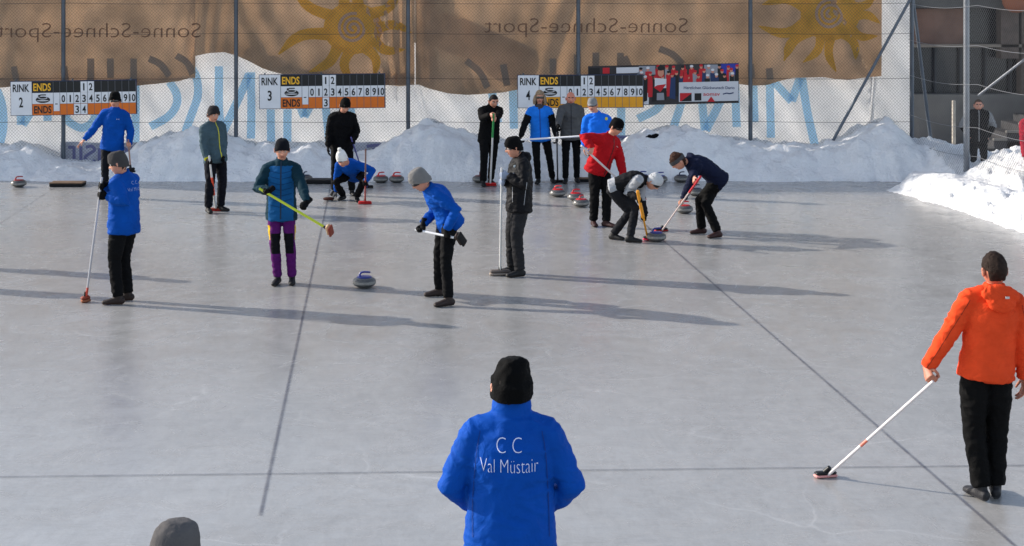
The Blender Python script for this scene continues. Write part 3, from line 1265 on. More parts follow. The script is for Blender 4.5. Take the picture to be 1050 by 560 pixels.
bbox('wall', 880, 97, 1260, 190, BYD, 4, m_conc)
bbox('wall', 880, -120, 1260, 8, BYD - .1, 4.1, mat('upper_wall', (80, 80, 78), .85, .2, .01, 10, .15, 2))
bbox('window_band', 880, 8.2, 1260, 96.8, BYD + .45, 3, m_dkwin)
bbox('wooden_panel', 930, 9, 990, 46, BYD + .2, .2, m_wood)
for k in range(8):
    bbox('window_frame', 936 + k * 26, 47, 938 + k * 26, 96.8, BYD + .3, .14, mat('frame_grey', (46, 48, 52), .5))
bbox('ledge', 880, 45.5, 1260, 48.5, BYD - .05, .5, mat('ledge', (120, 112, 102), .8))
bbox('column', 1026, 8.2, 1044, 60, BYD - .05, .4, mat('plaster_column', (84, 74, 68), .8, vary=.2))
bbox('column', 1047, 8.2, 1062, 97, BYD - .05, .4, mat('plaster_column', (84, 74, 68), .8, vary=.2))
o_ = MB().ball(P(1042, 0, BYD - .4), (.32, .3, .3), 20)
part(o_, 'awning_drum', mat('terracotta', (130, 78, 54), .7), bld)
st = thing('stairs', (12, 34.5, 0), 'dark concrete stairs with a sloping side rising right behind the fence', 'stairs')
mb = MB()
for k in range(8):
    x0 = 10.2 + k * .28
    mb.box((x0 + 1.4, 34.6, -.03 + (k + 1) * .085), (2.8 - k * .0, 1.3, (k + 1) * .17), None, 0, .01)
part(mb, 'steps', mat('stair_concrete', (58, 58, 60), .85, .2, .006, 14, .2, 3), st, False)
mb = MB()
for k in range(8):
    x0 = 10.2 + k * .28
    mb.box((x0 + .14, 33.96, (k + 1) * .17 + .005), (.30, .10, .05), None, 0, .008)
part(mb, 'nosing', m_conc, st, False)
mb = MB().box((9.4, 33.2, .3), (.07, .07, 1.9), None, 0, .01)
single(mb, 'stake', mat('stake_wood', (168, 160, 148), .8, vary=.2), (9.4, 33.2, 0), 'pale upright wooden stake behind the fence left of the man in black', 'stake')
mb = MB()
for k in range(26):
    q = V((10.6 + k * .13, 32.7 + .15 * noise.noise(V((k, 0, 0))), .12 + .10 * noise.noise(V((k * .5, 2, 0)))))
    mb.ball(q, (.3, .3, .22 + .06 * noise.noise(V((k * .8, 7, 0)))), 14)
hp = remesh(mb, .05, 3)
wrinkle(hp, .03, (4, 4, 4), 2)
structure(hp, 'snow_pile', m_snow)

# ------------------------------------------------------------------ stones
def speck_mat(name, a, bcol, rough=.28):
    m = bpy.data.materials.new(name)
    m.use_nodes = True
    nt = m.node_tree
    N, L = nt.nodes, nt.links
    b = N['Principled BSDF']
    tc = N.new('ShaderNodeTexCoord')
    n = N.new('ShaderNodeTexNoise'); n.inputs['Scale'].default_value = 90; n.inputs['Detail'].default_value = 4
    L.new(tc.outputs['Object'], n.inputs['Vector'])
    c = N.new('ShaderNodeValToRGB')
    c.color_ramp.elements[0].position = .4; c.color_ramp.elements[0].color = lin(a)
    c.color_ramp.elements[1].position = .62; c.color_ramp.elements[1].color = lin(bcol)
    L.new(n.outputs['Fac'], c.inputs['Fac']); L.new(c.outputs['Color'], b.inputs['Base Color'])
    b.inputs['Roughness'].default_value = rough
    return m


m_gran = speck_mat('granite', (62, 62, 62), (104, 103, 101))
m_band = speck_mat('granite_band', (112, 110, 106), (150, 148, 142), .55)


def stone(px, py, cap_rgb, cap_name, handle_ang, lab, dark=False):
    c = G(px, py)
    c = c + V((0, .04, 0))
    root = thing('curling_stone', c, lab, 'curling stone', 'curling stones')
    prof = [(0, .001), (.062, .001), (.075, .004), (.100, .018), (.124, .032), (.137, .044), (.1405, .052)]
    mb = MB().lathe(prof, c, 36)
    prof2 = [(.1405, .052), (.1425, .062), (.1425, .074), (.1405, .084)]
    prof3 = [(.1405, .084), (.136, .096), (.124, .110), (.106, .121), (.090, .126)]
    mb.lathe(prof3, c, 36)
    part(mb, 'granite_body', m_gran, root)
    mb = MB().lathe(prof2, c, 36)
    part(mb, 'striking_band', m_band, root)
    mc = mat(cap_name, cap_rgb, .3, .5)
    mb = MB().lathe([(.092, .1245), (.093, .131), (.086, .136), (.05, .140), (.0, .141)], c, 32)
    cp_ = part(mb, 'cap', mc, root)
    a = math.radians(handle_ang)
    X = V((math.cos(a), math.sin(a), 0))
    Yv = V((-X.y, X.x, 0))
    path = [(-.055, .132), (-.056, .150), (-.050, .172), (-.030, .186), (.0, .190), (.035, .190), (.072, .187)]
    mb = MB().loft([c + X * u + V((0, 0, z)) for u, z in path], [(.016, .019), (.013, .015), (.013, .013), (.014, .012), (.0145, .0115), (.0145, .0115), (.012, .010)], Yv, 12, 0, .6)
    part(mb, 'handle', mc, cp_)
    return root


RED, BLUE, DK = (196, 28, 36), (24, 40, 128), (34, 40, 66)
stone(373.3, 295.5, BLUE, 'blue_plastic', 0, 'blue handled curling stone alone on open ice between two sweepers')
stone(673.3, 248, BLUE, 'blue_plastic', 20, 'blue handled stone being swept between the two bent over sweepers')
stone(702, 219, RED, 'red_plastic', 10, 'red handled stone beside the left hand of the sweeper in the navy hooded jacket')
stone(714, 201, DK, 'dark_plastic', 30, 'stone behind the bent navy sweeper, further back than the red handled one by his hand')
stone(572, 202, RED, 'red_plastic', -25, 'red handled stone on the ice in front of the man in grey jacket')
stone(590.5, 206, RED, 'red_plastic', 15, 'red handled stone partly hidden behind another, left of the red jacket player')
stone(596, 212.5, RED, 'red_plastic', 60, 'nearer red handled stone next to the boots of the red jacket player')
stone(18.5, 192, (150, 40, 44), 'dull_red_plastic', 10, 'dull red handled stone at the far left beside the black rubber foothold')
stone(390.3, 187.5, RED, 'red_plastic', 35, 'left one of the red handled stone pair in front of the snow mound')
stone(406.5, 187.5, RED, 'red_plastic', -10, 'right one of the red handled stone pair in front of the snow mound')
stone(492, 187.5, (96, 30, 36), 'dark_red_plastic', 90, 'dark red handled stone half hidden behind the legs of the man with the green broom')
stone(659, 186.5, BLUE, 'blue_plastic', 0, 'blue handled stone at the snow edge behind the back of the crouching grey sweeper')
stone(677, 187.5, BLUE, 'blue_plastic', 20, 'blue handled stone at the snow edge behind the white patterned cap')
stone(699, 187, DK, 'dark_plastic', 40, 'dark handled stone at the snow edge below the navy sweeper face')
stone(312.5, 187, DK, 'dark_plastic', 70, 'dark stone at the snow edge behind the sleeve of the blue quilted jacket')


def hack(px0, px1, py, wood, lab):
    a, b = G(px0, py), G(px1, py)
    L_ = (b - a).length
    c = (a + b) / 2
    root = thing('hack', c, lab, 'foothold', 'hacks at the far end of the rinks')
    X = (b - a).normalized()
    ax = (X, V((-X.y, X.x, 0)), V((0, 0, 1)))
    mb = MB()
    mb.box(c + V((0, .16, .068)), (L_, .30, .024), ax, 0, .006)
    part(mb, 'board', wood, root, False)
    mb = MB()
    mb.box(c + V((0, .03, .029)), (L_ * .98, .06, .052), ax, 0, .008)
    for s in (-.42, -.15, .15, .42):
        mb.box(c + X * L_ * s + V((0, .2, .03)), (L_ * .16, .22, .05), ax, 0, .01)
    part(mb, 'rubber_foot', mat('black_rubber', (20, 20, 22), .8), root, False)
    return root


m_hb = mat('weathered_board', (118, 96, 78), .8, .2, .003, 30, .2, 5)
hack(50, 84, 192, m_hb, 'brown topped black foothold board on the ice at the far left')
hack(314, 341, 189, mat('dark_board', (40, 38, 38), .7), 'black foothold board behind the crouching player in white hat')
hack(590, 607, 187, m_hb, 'small brown foothold board behind the feet of the man in grey jacket')

# pad on the ice beside the crouching player, rag in the snow
c = G(337, 206)
mb = MB().lathe([(0, .012), (.06, .014), (.088, .02), (.096, .035), (.09, .05), (.07, .058), (0, .062)], c, 28)
wrn = mb
single(mb, 'pad', mat('brown_felt', (62, 36, 32), .9, .1, .003, 60, .2), c, 'dark brown round pad on the ice beside the gloved hand of the crouching player', 'pad')
c = P(668, 148, 30.3)
c.z = snow_h(c.x, c.y) + .03
mb = MB().ball(c, (.09, .07, .05), 14).ball(c + V((.09, 0, .03)), (.06, .05, .04), 12).ball(c + V((-.07, -.02, -.01)), (.05, .05, .04), 12)
g = wrinkle(remesh(mb, .012, 2), .012, (22, 22, 22), 3)
single(g, 'rag', cloth('black_cloth', (11, 11, 13)), c, 'crumpled black rag lying on the snow bank above the sweepers', 'rag')
mb = MB().tube(P(480, 140.5, 30.2), P(488, 140, 30.2), .012, 6)
for v in range(len(mb.v)):
    mb.v[v].z = mb.v[v].z

# ------------------------------------------------------------------ brooms
def broom(top, bot, segs, head, lab):
    """segs: (t0, t1, rgb, name, radius) from the head end; head: dict(len, wid, hgt, ang, mats, up)"""
    top, bot = V(top), V(bot)
    root = thing('curling_broom', bot, lab, 'curling broom', 'curling brooms')
    d = top - bot
    for t0, t1, rgb, nm, r in segs:
        mb = MB().loft([bot + d * t0, bot + d * t1], [r, r], d.orthogonal(), 12, 0, .5)
        part(mb, 'shaft' if t1 - t0 > .3 else 'grip', mat(nm, rgb, .35, .5), root)
    a = math.radians(head.get('ang', 0))
    X = V((math.cos(a), math.sin(a), math.sin(math.radians(head.get('roll', 0)))))
    X.normalize()
    if head.get('perp'):
        # the head stands square to the shaft, lifted off the ice
        Z = d.normalized()
        X = (X - Z * X.dot(Z)).normalized()
        Y = Z.cross(X)
        cc = bot - Z * head['hgt'] * .5
    else:
        Z = V((0, 0, 1))
        Y = Z.cross(X).normalized()
        Z = X.cross(Y)
        cc = V((bot.x, bot.y, max(bot.z, head['hgt'] / 2 + .004)))
    ax = (X, Y, Z)
    L_, W_, H_ = head['len'], head['wid'], head['hgt']
    mb = MB()
    mb.box(cc + Z * H_ * .22, (L_, W_, H_ * .56), ax, 0, min(H_, W_) * .2)
    bh_ = part(mb, 'broom_head', head['mats'][0], root)
    mb = MB()
    mb.box(cc - Z * H_ * .26, (L_ * 1.04, W_ * 1.08, H_ * .42), ax, 0, H_ * .12)
    part(mb, 'pad', head['mats'][1], bh_)
    mb = MB().loft([cc + Z * H_ * .4, cc + Z * H_ * .5 + d.normalized() * .05], [(.024, .022), (.017, .017)], X, 12, 0, .3)
    part(mb, 'socket', mat('black_plastic', (20, 20, 22), .4), bh_)
    return dict(top=top, bot=bot, d=d.normalized(), root=root)


def on(br, t):
    return br['bot'].lerp(br['top'], t)


# ------------------------------------------------------------------ people
m_eye = mat('eye_dark', (30, 24, 22), .25, .5)
m_eyew = mat('eye_white', (215, 210, 205), .35, .5)
SKIN = {}


def skin(rgb):
    if rgb not in SKIN:
        i = len(SKIN)
        SKIN[rgb] = (mat('skin_%s' % 'abcdefgh'[i], rgb, .5, .35, .0008, 120, .08),
                     mat('lips_%s' % 'abcdefgh'[i], (int(rgb[0] * .8), int(rgb[1] * .58), int(rgb[2] * .58)), .45, .3))
    return SKIN[rgb]


def frame(yaw, pitch=0.0, roll=0.0):
    y = math.radians(yaw)
    Fv = V((math.sin(y), -math.cos(y), 0))
    Lv = V((math.cos(y), math.sin(y), 0))
    Uv = V((0, 0, 1))
    p = math.radians(pitch)
    F2 = Fv * math.cos(p) - Uv * math.sin(p)
    U2 = Uv * math.cos(p) + Fv * math.sin(p)
    r = math.radians(roll)
    L3 = Lv * math.cos(r) + U2 * math.sin(r)
    U3 = U2 * math.cos(r) - Lv * math.sin(r)
    return L3, F2, U3


def head_pt(dx, dy, dz):
    x, y, z = .076 * dx, .096 * dy, .118 * dz
    t = max(0.0, -dz)
    x *= 1 - .24 * t * t - .06 * t
    if dy < 0:
        y *= 1 - .30 * t
    else:
        y *= 1 - .04 * t
    if dz > .3:
        x *= 1 + .03
    if dy > 0:
        x0 = abs(x)
        ny = 0
        if -.042 < z < .03:
            prof = (.03 - z) / .055 if z > -.025 else (z + .042) / .017
            ny += .026 * max(0, min(1, prof)) * math.exp(-(x / (.009 + .006 * max(0, min(1, prof)))) ** 2)
        ny -= .009 * math.exp(-((x0 - .031) / .014) ** 2 - ((z - .010) / .012) ** 2)
        ny += .005 * math.exp(-((z - .032) / .010) ** 2) * (1 if x0 < .05 else 0)
        ny += .006 * math.exp(-(x / .022) ** 2 - ((z + .056) / .008) ** 2)
        ny -= .003 * math.exp(-(x / .022) ** 2 - ((z + .071) / .006) ** 2)
        ny += .010 * math.exp(-(x / .022) ** 2 - ((z + .095) / .016) ** 2)
        y += ny
    return x, y, z


def head_mesh(c, fr, s, hair_brow=True):
    Lv, Fv, Uv = fr
    mb = MB()
    nl, nt_ = 44, 52
    vs, loc = [], []
    for i in range(nl + 1):
        ph = math.pi * i / nl
        for j in range(nt_):
            th = 2 * math.pi * j / nt_
            x, y, z = head_pt(math.sin(ph) * math.cos(th), math.sin(ph) * math.sin(th), math.cos(ph))
            loc.append((x, y, z))
            vs.append(c + (Lv * x + Fv * y + Uv * z) * s)
    for i in range(nl):
        for j in range(nt_):
            k = (j + 1) % nt_
            q = (i * nt_ + j, (i + 1) * nt_ + j, (i + 1) * nt_ + k, i * nt_ + k)
            x = sum(loc[a][0] for a in q) / 4
            y = sum(loc[a][1] for a in q) / 4
            z = sum(loc[a][2] for a in q) / 4
            mi = 0
            if y > .05 and abs(x) < .022 and -.066 < z < -.050:
                mi = 1
            elif hair_brow and y > .04 and .012 < abs(x) < .050 and .028 < z < .038:
                mi = 2
            mb.f.append(q)
            mb.m.append(mi)
    mb.v = vs
    for sg in (-1, 1):
        mb.ball(c + (Lv * .031 * sg + Fv * .0775 + Uv * .009) * s, .0115 * s, 10, 4)
        mb.ball(c + (Lv * .031 * sg + Fv * .0835 + Uv * .009) * s, .0072 * s, 8, 3)
        # ear
        mb.ball(c + (Lv * .083 * sg - Fv * .010 - Uv * .008) * s, (.013 * s, .016 * s, .031 * s), 12, 0, (Lv, Fv, Uv))
        mb.ball(c + (Lv * .090 * sg - Fv * .008 + Uv * .008) * s, (.007 * s, .013 * s, .017 * s), 10, 0, (Lv, Fv, Uv))
    return mb


def cap_shell(c, fr, s, top, bf, bb, th, fold=0.0, fh=.045, sq=0.55, nz_=.004, seed=0, lean=(0, 0), rib=0.0, side_drop=0.0):
    """hat or hair: closed shell from the crown to a brim that is at height bf in front and bb at the back"""
    Lv, Fv, Uv = fr
    mb = MB()
    n, m = 44, 20
    vs = []
    for i in range(m + 1):
        u = i / m
        for j in range(n):
            a = 2 * math.pi * j / n
            ca, sa = math.cos(a), math.sin(a)
            f = (sa + 1) / 2
            zb = bb + (bf - bb) * (f ** 1.5) - side_drop * (abs(ca) ** 3) * (1 if sa < .5 else 0)
            el = u * math.pi / 2
            rr = math.sin(el) ** sq
            z = zb + (top - zb) * (math.cos(el) ** .9 if math.cos(el) > 0 else 0)
            zr = max(-1, min(1, z / .118))
            hw = max(.55, math.sqrt(max(0.0, 1 - min(.0 if z < .03 else ((z - .03) / (max(top, .12) - .028)) ** 2 * 0, 1))))
            x = (.078 + th) * ca * rr * hw
            y = (.097 + th) * sa * rr * hw
            if z < 0 and sa < 0:
                y *= 1 + z * 1.3
            if fold and z < zb + fh:
                e = 1 + fold / .08
                x *= e
                y *= e
            if rib:
                e = 1 + rib * math.cos(a * 22)
                x *= e
                y *= e
            k = (z - zb) / (top - zb)
            p = V((x + lean[0] * k * k, y + lean[1] * k * k, z))
            nn = noise.noise(V((p.x * 22 + seed, p.y * 22, p.z * 22))) + .5 * noise.noise(V((p.x * 50 + seed, p.y * 50, p.z * 50)))
            p += V((ca * nn * nz_, sa * nn * nz_, nn * nz_ * .7 * k))
            vs.append(c + (Lv * p.x + Fv * p.y + Uv * p.z) * s)
    for j in range(n):      # inner rim
        a = 2 * math.pi * j / n
        f = (math.sin(a) + 1) / 2
        zb = bb + (bf - bb) * (f ** 1.5) + .012
        vs.append(c + (Lv * .066 * math.cos(a) + Fv * .084 * math.sin(a) + Uv * zb) * s)
    fs = []
    for i in range(m + 1):
        for j in range(n):
            k = (j + 1) % n
            fs.append((i * n + j, (i + 1) * n + j, (i + 1) * n + k, i * n + k))
    return mb.add(vs, fs)


def hair_shell(c, fr, s, bf, bb, th, nz_, seed, sides=.0):
    Lv, Fv, Uv = fr
    mb = MB()
    n, m = 56, 22
    vs = []
    for lay in (0, 1):
        for i in range(m + 1):
            for j in range(n):
                a = 2 * math.pi * j / n
                sa = math.sin(a)
                f = (sa + 1) / 2
                zl = lerp(bb, bf, sstep((f - .35) / .55)) + .006 * noise.noise(V((math.cos(a) * 6, sa * 6, seed)))
                if abs(sa) < .45:
                    zl = max(zl, .012 - abs(sa) * .02) + sides
                ph = math.acos(max(-1, min(1, zl / .118))) * i / m
                dx, dy, dz = math.sin(ph) * math.cos(a), math.sin(ph) * sa, math.cos(ph)
                x, y, z = head_pt(dx, min(dy, dy), dz)
                k = 1 + (th if lay == 0 else -.002) / .09 * (1 - .45 * (i / m) ** 4)
                p = V((x * k, y * k, z * k))
                if lay == 0:
                    q = p * 30 + V((seed, 0, 0))
                    p += V((dx, dy, dz)) * nz_ * (noise.noise(q) + .6 * noise.noise(q * 2.3))
                vs.append(c + (Lv * p.x + Fv * p.y + Uv * p.z) * s)
    o = (m + 1) * n
    fs = []
    for i in range(m):
        for j in range(n):
            k = (j + 1) % n
            fs.append((i * n + j, (i + 1) * n + j, (i + 1) * n + k, i * n + k))
            fs.append((o + i * n + j, o + i * n + k, o + (i + 1) * n + k, o + (i + 1) * n + j))
    for j in range(n):
        k = (j + 1) % n
        fs.append((m * n + j, o + m * n + j, o + m * n + k, m * n + k))
    return mb.add(vs, fs)


def band_arc(c, fr, s, z0, z1, a0, a1, off, tilt=0.0, bulge=0.0):
    """curved strip round the head between two angles (90 = front)"""
    Lv, Fv, Uv = fr
    mb = MB()
    n = 22
    vs = []
    for lay in (0, 1):
        for i in range(n + 1):
            a = math.radians(a0 + (a1 - a0) * i / n)
            for k in range(4):
                z = z0 + (z1 - z0) * k / 3
                r = off + lay * .004 + bulge * math.sin(math.pi * k / 3)
                vs.append(c + (Lv * (.079 + r) * math.cos(a) + Fv * (.098 + r) * math.sin(a) + Uv * (z + tilt * math.sin(a))) * s)
    fs = []
    o = 4 * (n + 1)
    for i in range(n):
        for k in range(3):
            a = i * 4 + k
            fs.append((a, a + 4, a + 5, a + 1))
            fs.append((o + a, o + a + 1, o + a + 5, o + a + 4))
        a = i * 4
        fs.append((a, o + a, o + a + 4, a + 4))
        fs.append((a + 3, a + 7, o + a + 7, o + a + 3))
    for a in (0, n * 4):
        for k in range(3):
            fs.append((a + k, a + k + 1, o + a + k + 1, o + a + k))
    return mb.add(vs, fs)


def hand_raw(W, D, N, S, s, curl, gap=1.0, thumb=1.0, fat=1.0, point=False):
    """W wrist, D towards the knuckles, N the way the palm faces, S the thumb side"""
    mb = MB()
    D, N, S = D.normalized(), N.normalized(), S.normalized()
    k = s
    mb.loft([W - D * .03 * k, W + D * .005 * k, W + D * .045 * k, W + D * .088 * k],
            [(.026 * k * fat, .019 * k * fat), (.029 * k * fat, .018 * k * fat), (.040 * k * fat, .017 * k * fat), (.040 * k * fat, .014 * k * fat)], S, 14, 0, .5)
    lens = [(.044, .027, .021), (.048, .030, .023), (.045, .028, .022), (.036, .022, .019)]
    for i in range(4):
        off = (.030 - .0205 * i) * k * gap
        base = W + D * (.082 - .004 * abs(i - 1.2)) * k + S * off
        r = .0092 * k * fat * (.88 if i == 3 else 1)
        cc = curl
        if point and i == 0:
            cc = (5, 5, 5)
        pts = [base - D * .02 * k, base]
        ang = 0
        p = base
        for j in range(3):
            ang += cc[j]
            a = math.radians(ang)
            p = p + (D * math.cos(a) + N * math.sin(a)) * lens[i][j] * k
            pts.append(p)
        mb.loft(pts, [r * 1.05, r * 1.1, r * 1.02, r * .95, r * .8], S, 8, 0, .8)
    b0 = W + D * .022 * k + S * .026 * k
    t1 = b0 + (D * .55 + S * .62 + N * .35 * thumb).normalized() * .042 * k
    t2 = t1 + (D * .62 + S * (.45 - .55 * thumb) + N * .75 * thumb).normalized() * .032 * k
    t3 = t2 + (D * .45 + S * (.2 - .7 * thumb) + N * .75 * thumb).normalized() * .024 * k
    mb.loft([W + D * .01 * k + S * .012 * k, b0, t1, t2, t3], [r_ * k * fat for r_ in (.015, .0145, .0118, .0105, .0085)], N, 8, 0, .8)
    return mb


def ik(a, b, l1, l2, pole):
    d = b - a
    dist = d.length
    if dist > (l1 + l2) * .995:
        f = min(dist / ((l1 + l2) * .995), 1.10)
        l1, l2 = l1 * f, l2 * f
        if dist > (l1 + l2) * .999:
            b = a + d.normalized() * (l1 + l2) * .999
            d = b - a
            dist = d.length
    x = (l1 * l1 - l2 * l2 + dist * dist) / (2 * dist)
    h = math.sqrt(max(0, l1 * l1 - x * x))
    dn = d.normalized()
    pl = pole - dn * pole.dot(dn)
    if pl.length < 1e-4:
        pl = dn.orthogonal()
    return a + dn * x + pl.normalized() * h, b


def person(label, s=1.0, yaw=0, head=None, hyaw=None, hpitch=0, hroll=0, neck=None, pel=None, feet=None, fyaw=(0, 0), lift=(0, 0),
           hands=None, epole=None, kpole=None, syaw=None, jacket=None, trousers=None, boots=(22, 22, 24), sole=(40, 36, 34), hat=None, hair=None,
           glasses=None, skin_rgb=(198, 140, 116), gloves=None, vox=.014, hem=.14, loose=1.0, extra=None, tl=1.0, wide=1.0, group='players and helpers on the ice',
           cat='person', name='person', bend=0.0, bent=False, slv=1.0, high_collar=0.0, scarf=None, hood=None, collar=True, seed=1, belly=0.0, wr=.009, shw=.172, name_sfx=''):
    syaw = yaw if syaw is None else syaw
    hyaw = yaw if hyaw is None else hyaw
    fL, fR = G(*feet[0]), G(*feet[1])
    base = (fL + fR) / 2
    Y0 = base.y
    pp_ = lambda q: P(q[0], q[1], Y0 + (q[2] if len(q) > 2 else 0))
    Hc, Nk, Pv = pp_(head), pp_(neck), pp_(pel)
    Lp, Fp, _ = frame(yaw)
    if not bent:          # standing: hips as high as nearly straight legs carry them
        Pv = V((Pv.x, Pv.y, .085 * s + .865 * s * .992 + .01))
        lean_ = math.hypot(Nk.x - Pv.x, Nk.y - Pv.y)
        Nk = V((Nk.x, Nk.y, max(Nk.z, Pv.z + .50 * s) if lean_ < .12 else Nk.z))
    Ls, Fs, _ = frame(syaw)
    sp = (Nk - Pv)
    spn = sp.normalized()
    Lsh = (Ls - spn * Ls.dot(spn)).normalized()
    Fsh = Lsh.cross(spn) * -1
    if Fsh.dot(Fs) < 0 and abs(Fsh.dot(Fs)) > .05:
        Fsh = -Fsh
    Fsh = spn.cross(Lsh)
    if Fsh.dot(Fs) < 0:
        Fsh = -Fsh
    hfr = frame(hyaw, hpitch, hroll)
    ctr = lambda t: Pv + sp * t + (-Fsh if bend >= 0 else Fsh) * abs(bend) * math.sin(math.pi * min(1, max(0, t)))
    SHp = {}
    HP = {}
    for i, sg in ((0, 1), (1, -1)):
        SHp[i] = ctr(.855) + Lsh * shw * sg * s * wide
        HP[i] = Pv + Lp * .088 * sg * s - V((0, 0, .01))
    # legs
    legs = []
    for i in (0, 1):
        ft = (fL, fR)[i]
        an = ft + V((0, 0, .085 * s + lift[i]))
        pole = V(kpole[i]) if kpole else frame(fyaw[i])[1]
        kn, an2 = ik(HP[i], an, .435 * s, .43 * s, pole)
        legs.append((HP[i], kn, an))
    # arms / hands
    arms, hinfo = [], []
    for i, sg in ((0, 1), (1, -1)):
        h = hands[i]
        pole = V(epole[i]) if epole and epole[i] else V((0, 0, -1)) - Fsh * .5 + Lsh * .35 * sg
        if h[0] == 'grip':         # ('grip', broom, t[, palm sign])
            br, t = h[1], h[2]
            gp, A = on(br, t), br['d']
            d0 = (gp - SHp[i]).normalized()
            if len(h) > 4:
                d0 = V(h[4])
            D = d0 - A * d0.dot(A)
            D = D.normalized() if D.length > .15 else (Fsh - A * Fsh.dot(A)).normalized()
            N = A.cross(D)
            want = -Lsh * sg
            if N.dot(want) < 0:
                N = -N
            if len(h) > 3 and h[3]:
                N = N * h[3]
            S = A if A.dot(V((0, 0, 1))) > 0 else -A
            Wp = gp - D * .085 * s - N * .026 * s
            curl = (62, 78, 55)
            hinfo.append((D, N, S, curl, 1.0, False))
        else:                      # ('at', (px,py,dy), direction, palm normal, curl, point)
            Wp = pp_(h[1]) if not isinstance(h[1], V) else h[1]
            D = V(h[2]).normalized()
            N = V(h[3])
            N = (N - D * N.dot(D)).normalized()
            S = D.cross(N)
            thumbdir = h[6] if len(h) > 6 else None
            want = V(thumbdir) if thumbdir else Fsh
            if S.dot(want) < 0:
                S = -S
            hinfo.append((D, N, S, h[4], .5, h[5] if len(h) > 5 else False))
        el, Wp = ik(SHp[i], Wp, .285 * s, .255 * s, pole)
        arms.append((SHp[i], el, Wp))
    # ---------- body: one mesh
    sk, lp = skin(skin_rgb)
    inner = MB()
    inner.loft([ctr(-.12), ctr(.1), ctr(.4), ctr(.7), ctr(.88), Nk, Nk + (Hc - Nk) * .55, Hc],
               [(.10 * s, .07 * s), (.11 * s, .075 * s), (.10 * s, .07 * s), (.12 * s, .075 * s), (.10 * s, .06 * s), (.056 * s, .056 * s), (.052 * s, .054 * s), (.05 * s, .055 * s)], Lsh, 14)
    for i in (0, 1):
        a, e, w_ = arms[i]
        inner.loft([ctr(.86), a, e, w_], [.045 * s, .04 * s, .033 * s, .024 * s], V((0, 1, 0)), 10)
        h_, k_, n_ = legs[i]
        inner.loft([Pv, h_, k_, n_], [.06 * s, .06 * s, .042 * s, .034 * s], Lp, 10)
    body = remesh(inner, .016 * s, 2)
    s0 = s
    body.join(head_mesh(Hc, hfr, s * 1.06))
    gl_list = []
    for i in (0, 1):
        D, N, S, curl, th, pt_ = hinfo[i]
        gcol = gloves[i] if gloves else None
        raw = hand_raw(arms[i][2], D, N, S, s, curl, 1.0, th, 1.0 if gcol is None else 1.22, pt_)
        hm = remesh(raw, .0042 if gcol is None else .0048, 2, .4)
        if gcol is None:
            body.join(hm, 0)
        else:
            cuff = MB().loft([arms[i][2] - D * .07 * s, arms[i][2] - D * .0, arms[i][2] + D * .02 * s], [.036 * s, .034 * s, .034 * s], S, 16, 0, .1)
            hm.join(cuff)
            gl_list.append((hm, gcol))
    browm = mat('brow_hair', (60, 46, 38), .8) if not hair or hair.get('rgb', (60, 46, 38))[0] < 120 else mat('pale_brow_hair', (150, 130, 110), .8)
    root = body.build(name, [sk, lp, browm, m_eye, m_eyew], None, base)
    ROOT_O[root.name] = base.copy()
    tag(root, label, cat, group)

    def pt(mb, nm, mats, smooth=True, lab=None, par=None):
        o = part(mb, nm, mats, par or root, smooth)
        if lab:
            o['label'] = lab
        return o
    for hm, gcol in gl_list:
        pt(hm, 'glove', cloth('glove_%d_%d_%d' % gcol, gcol, .7, .1, .002, 60))
    # ---------- jacket
    j = MB()
    loose *= 1.08
    jw = loose * wide
    hl = hem * s / sp.length
    secs = [(-hl, .184, .145), (-hl * .3, .180, .142), (.18, .168 + belly * .3, .122 + belly * .6), (.42, .165 + belly * .2, .120 + belly), (.64, .176, .130), (.78, .168, .124), (.88, .140, .108), (.95, .104, .088), (1.02, .078, .076)]
    j.loft([ctr(t) if t >= 0 else Pv + sp * t for t, a, b_ in secs], [(a * s * jw, b_ * s * loose) for t, a, b_ in secs], Lsh, 28, 0, .25)
    if collar:
        nd = (Hc - Nk).normalized()
        j.loft([Nk - nd * .06 * s, Nk + nd * .0, Nk + nd * (.05 + high_collar) * s], [(.090 * s, .080 * s), ((.078 + high_collar * .4) * s, .076 * s), ((.074 + high_collar * .5) * s, .078 * s)], Lsh, 24, 0, .0)
    for i, sg in ((0, 1), (1, -1)):
        a, e, w_ = arms[i]
        f0 = loose
        f = loose * 1.06 * slv
        m1, m2 = a.lerp(e, .5), e.lerp(w_, .5)
        j.loft([ctr(.91), ctr(.91).lerp(a, .5) + spn * .006 * s, a, a.lerp(e, .12)], [(.076 * s, .074 * s), (.074 * s * f0, .074 * s * f0), (.066 * s * f0, .068 * s * f0), (.05 * s, .05 * s)], V((0, 1, 0)), 18, 0, .3)
        j.loft([a - Lsh * sg * .03 * s, a, m1, e, m2, w_ - (w_ - e).normalized() * .004],
               [(.066 * s * f, .062 * s * f), (.068 * s * f, .068 * s * f), (.064 * s * f, .064 * s * f), (.056 * s * f, .056 * s * f), (.052 * s * f, .051 * s * f), (.043 * s * f, .043 * s * f)],
               V((0, 1, 0)) if abs((e - a).normalized().y) < .9 else V((1, 0, 0)), 18, 0, .08)
    if hood:
        hb = ctr(.97) - Fsh * .085 * s
        j.ball(hb + spn * .015, (.105 * s, .052 * s, .075 * s), 18, 0, (Lsh, Fsh, spn))
    jm = remesh(j, vox, 4, .5)
    # soft hem edge: nothing hangs below the trousers line except the hem itself
    wrinkle(jm, wr * s, (8, 8, 15), seed, .6)
    jc = jacket['mats']
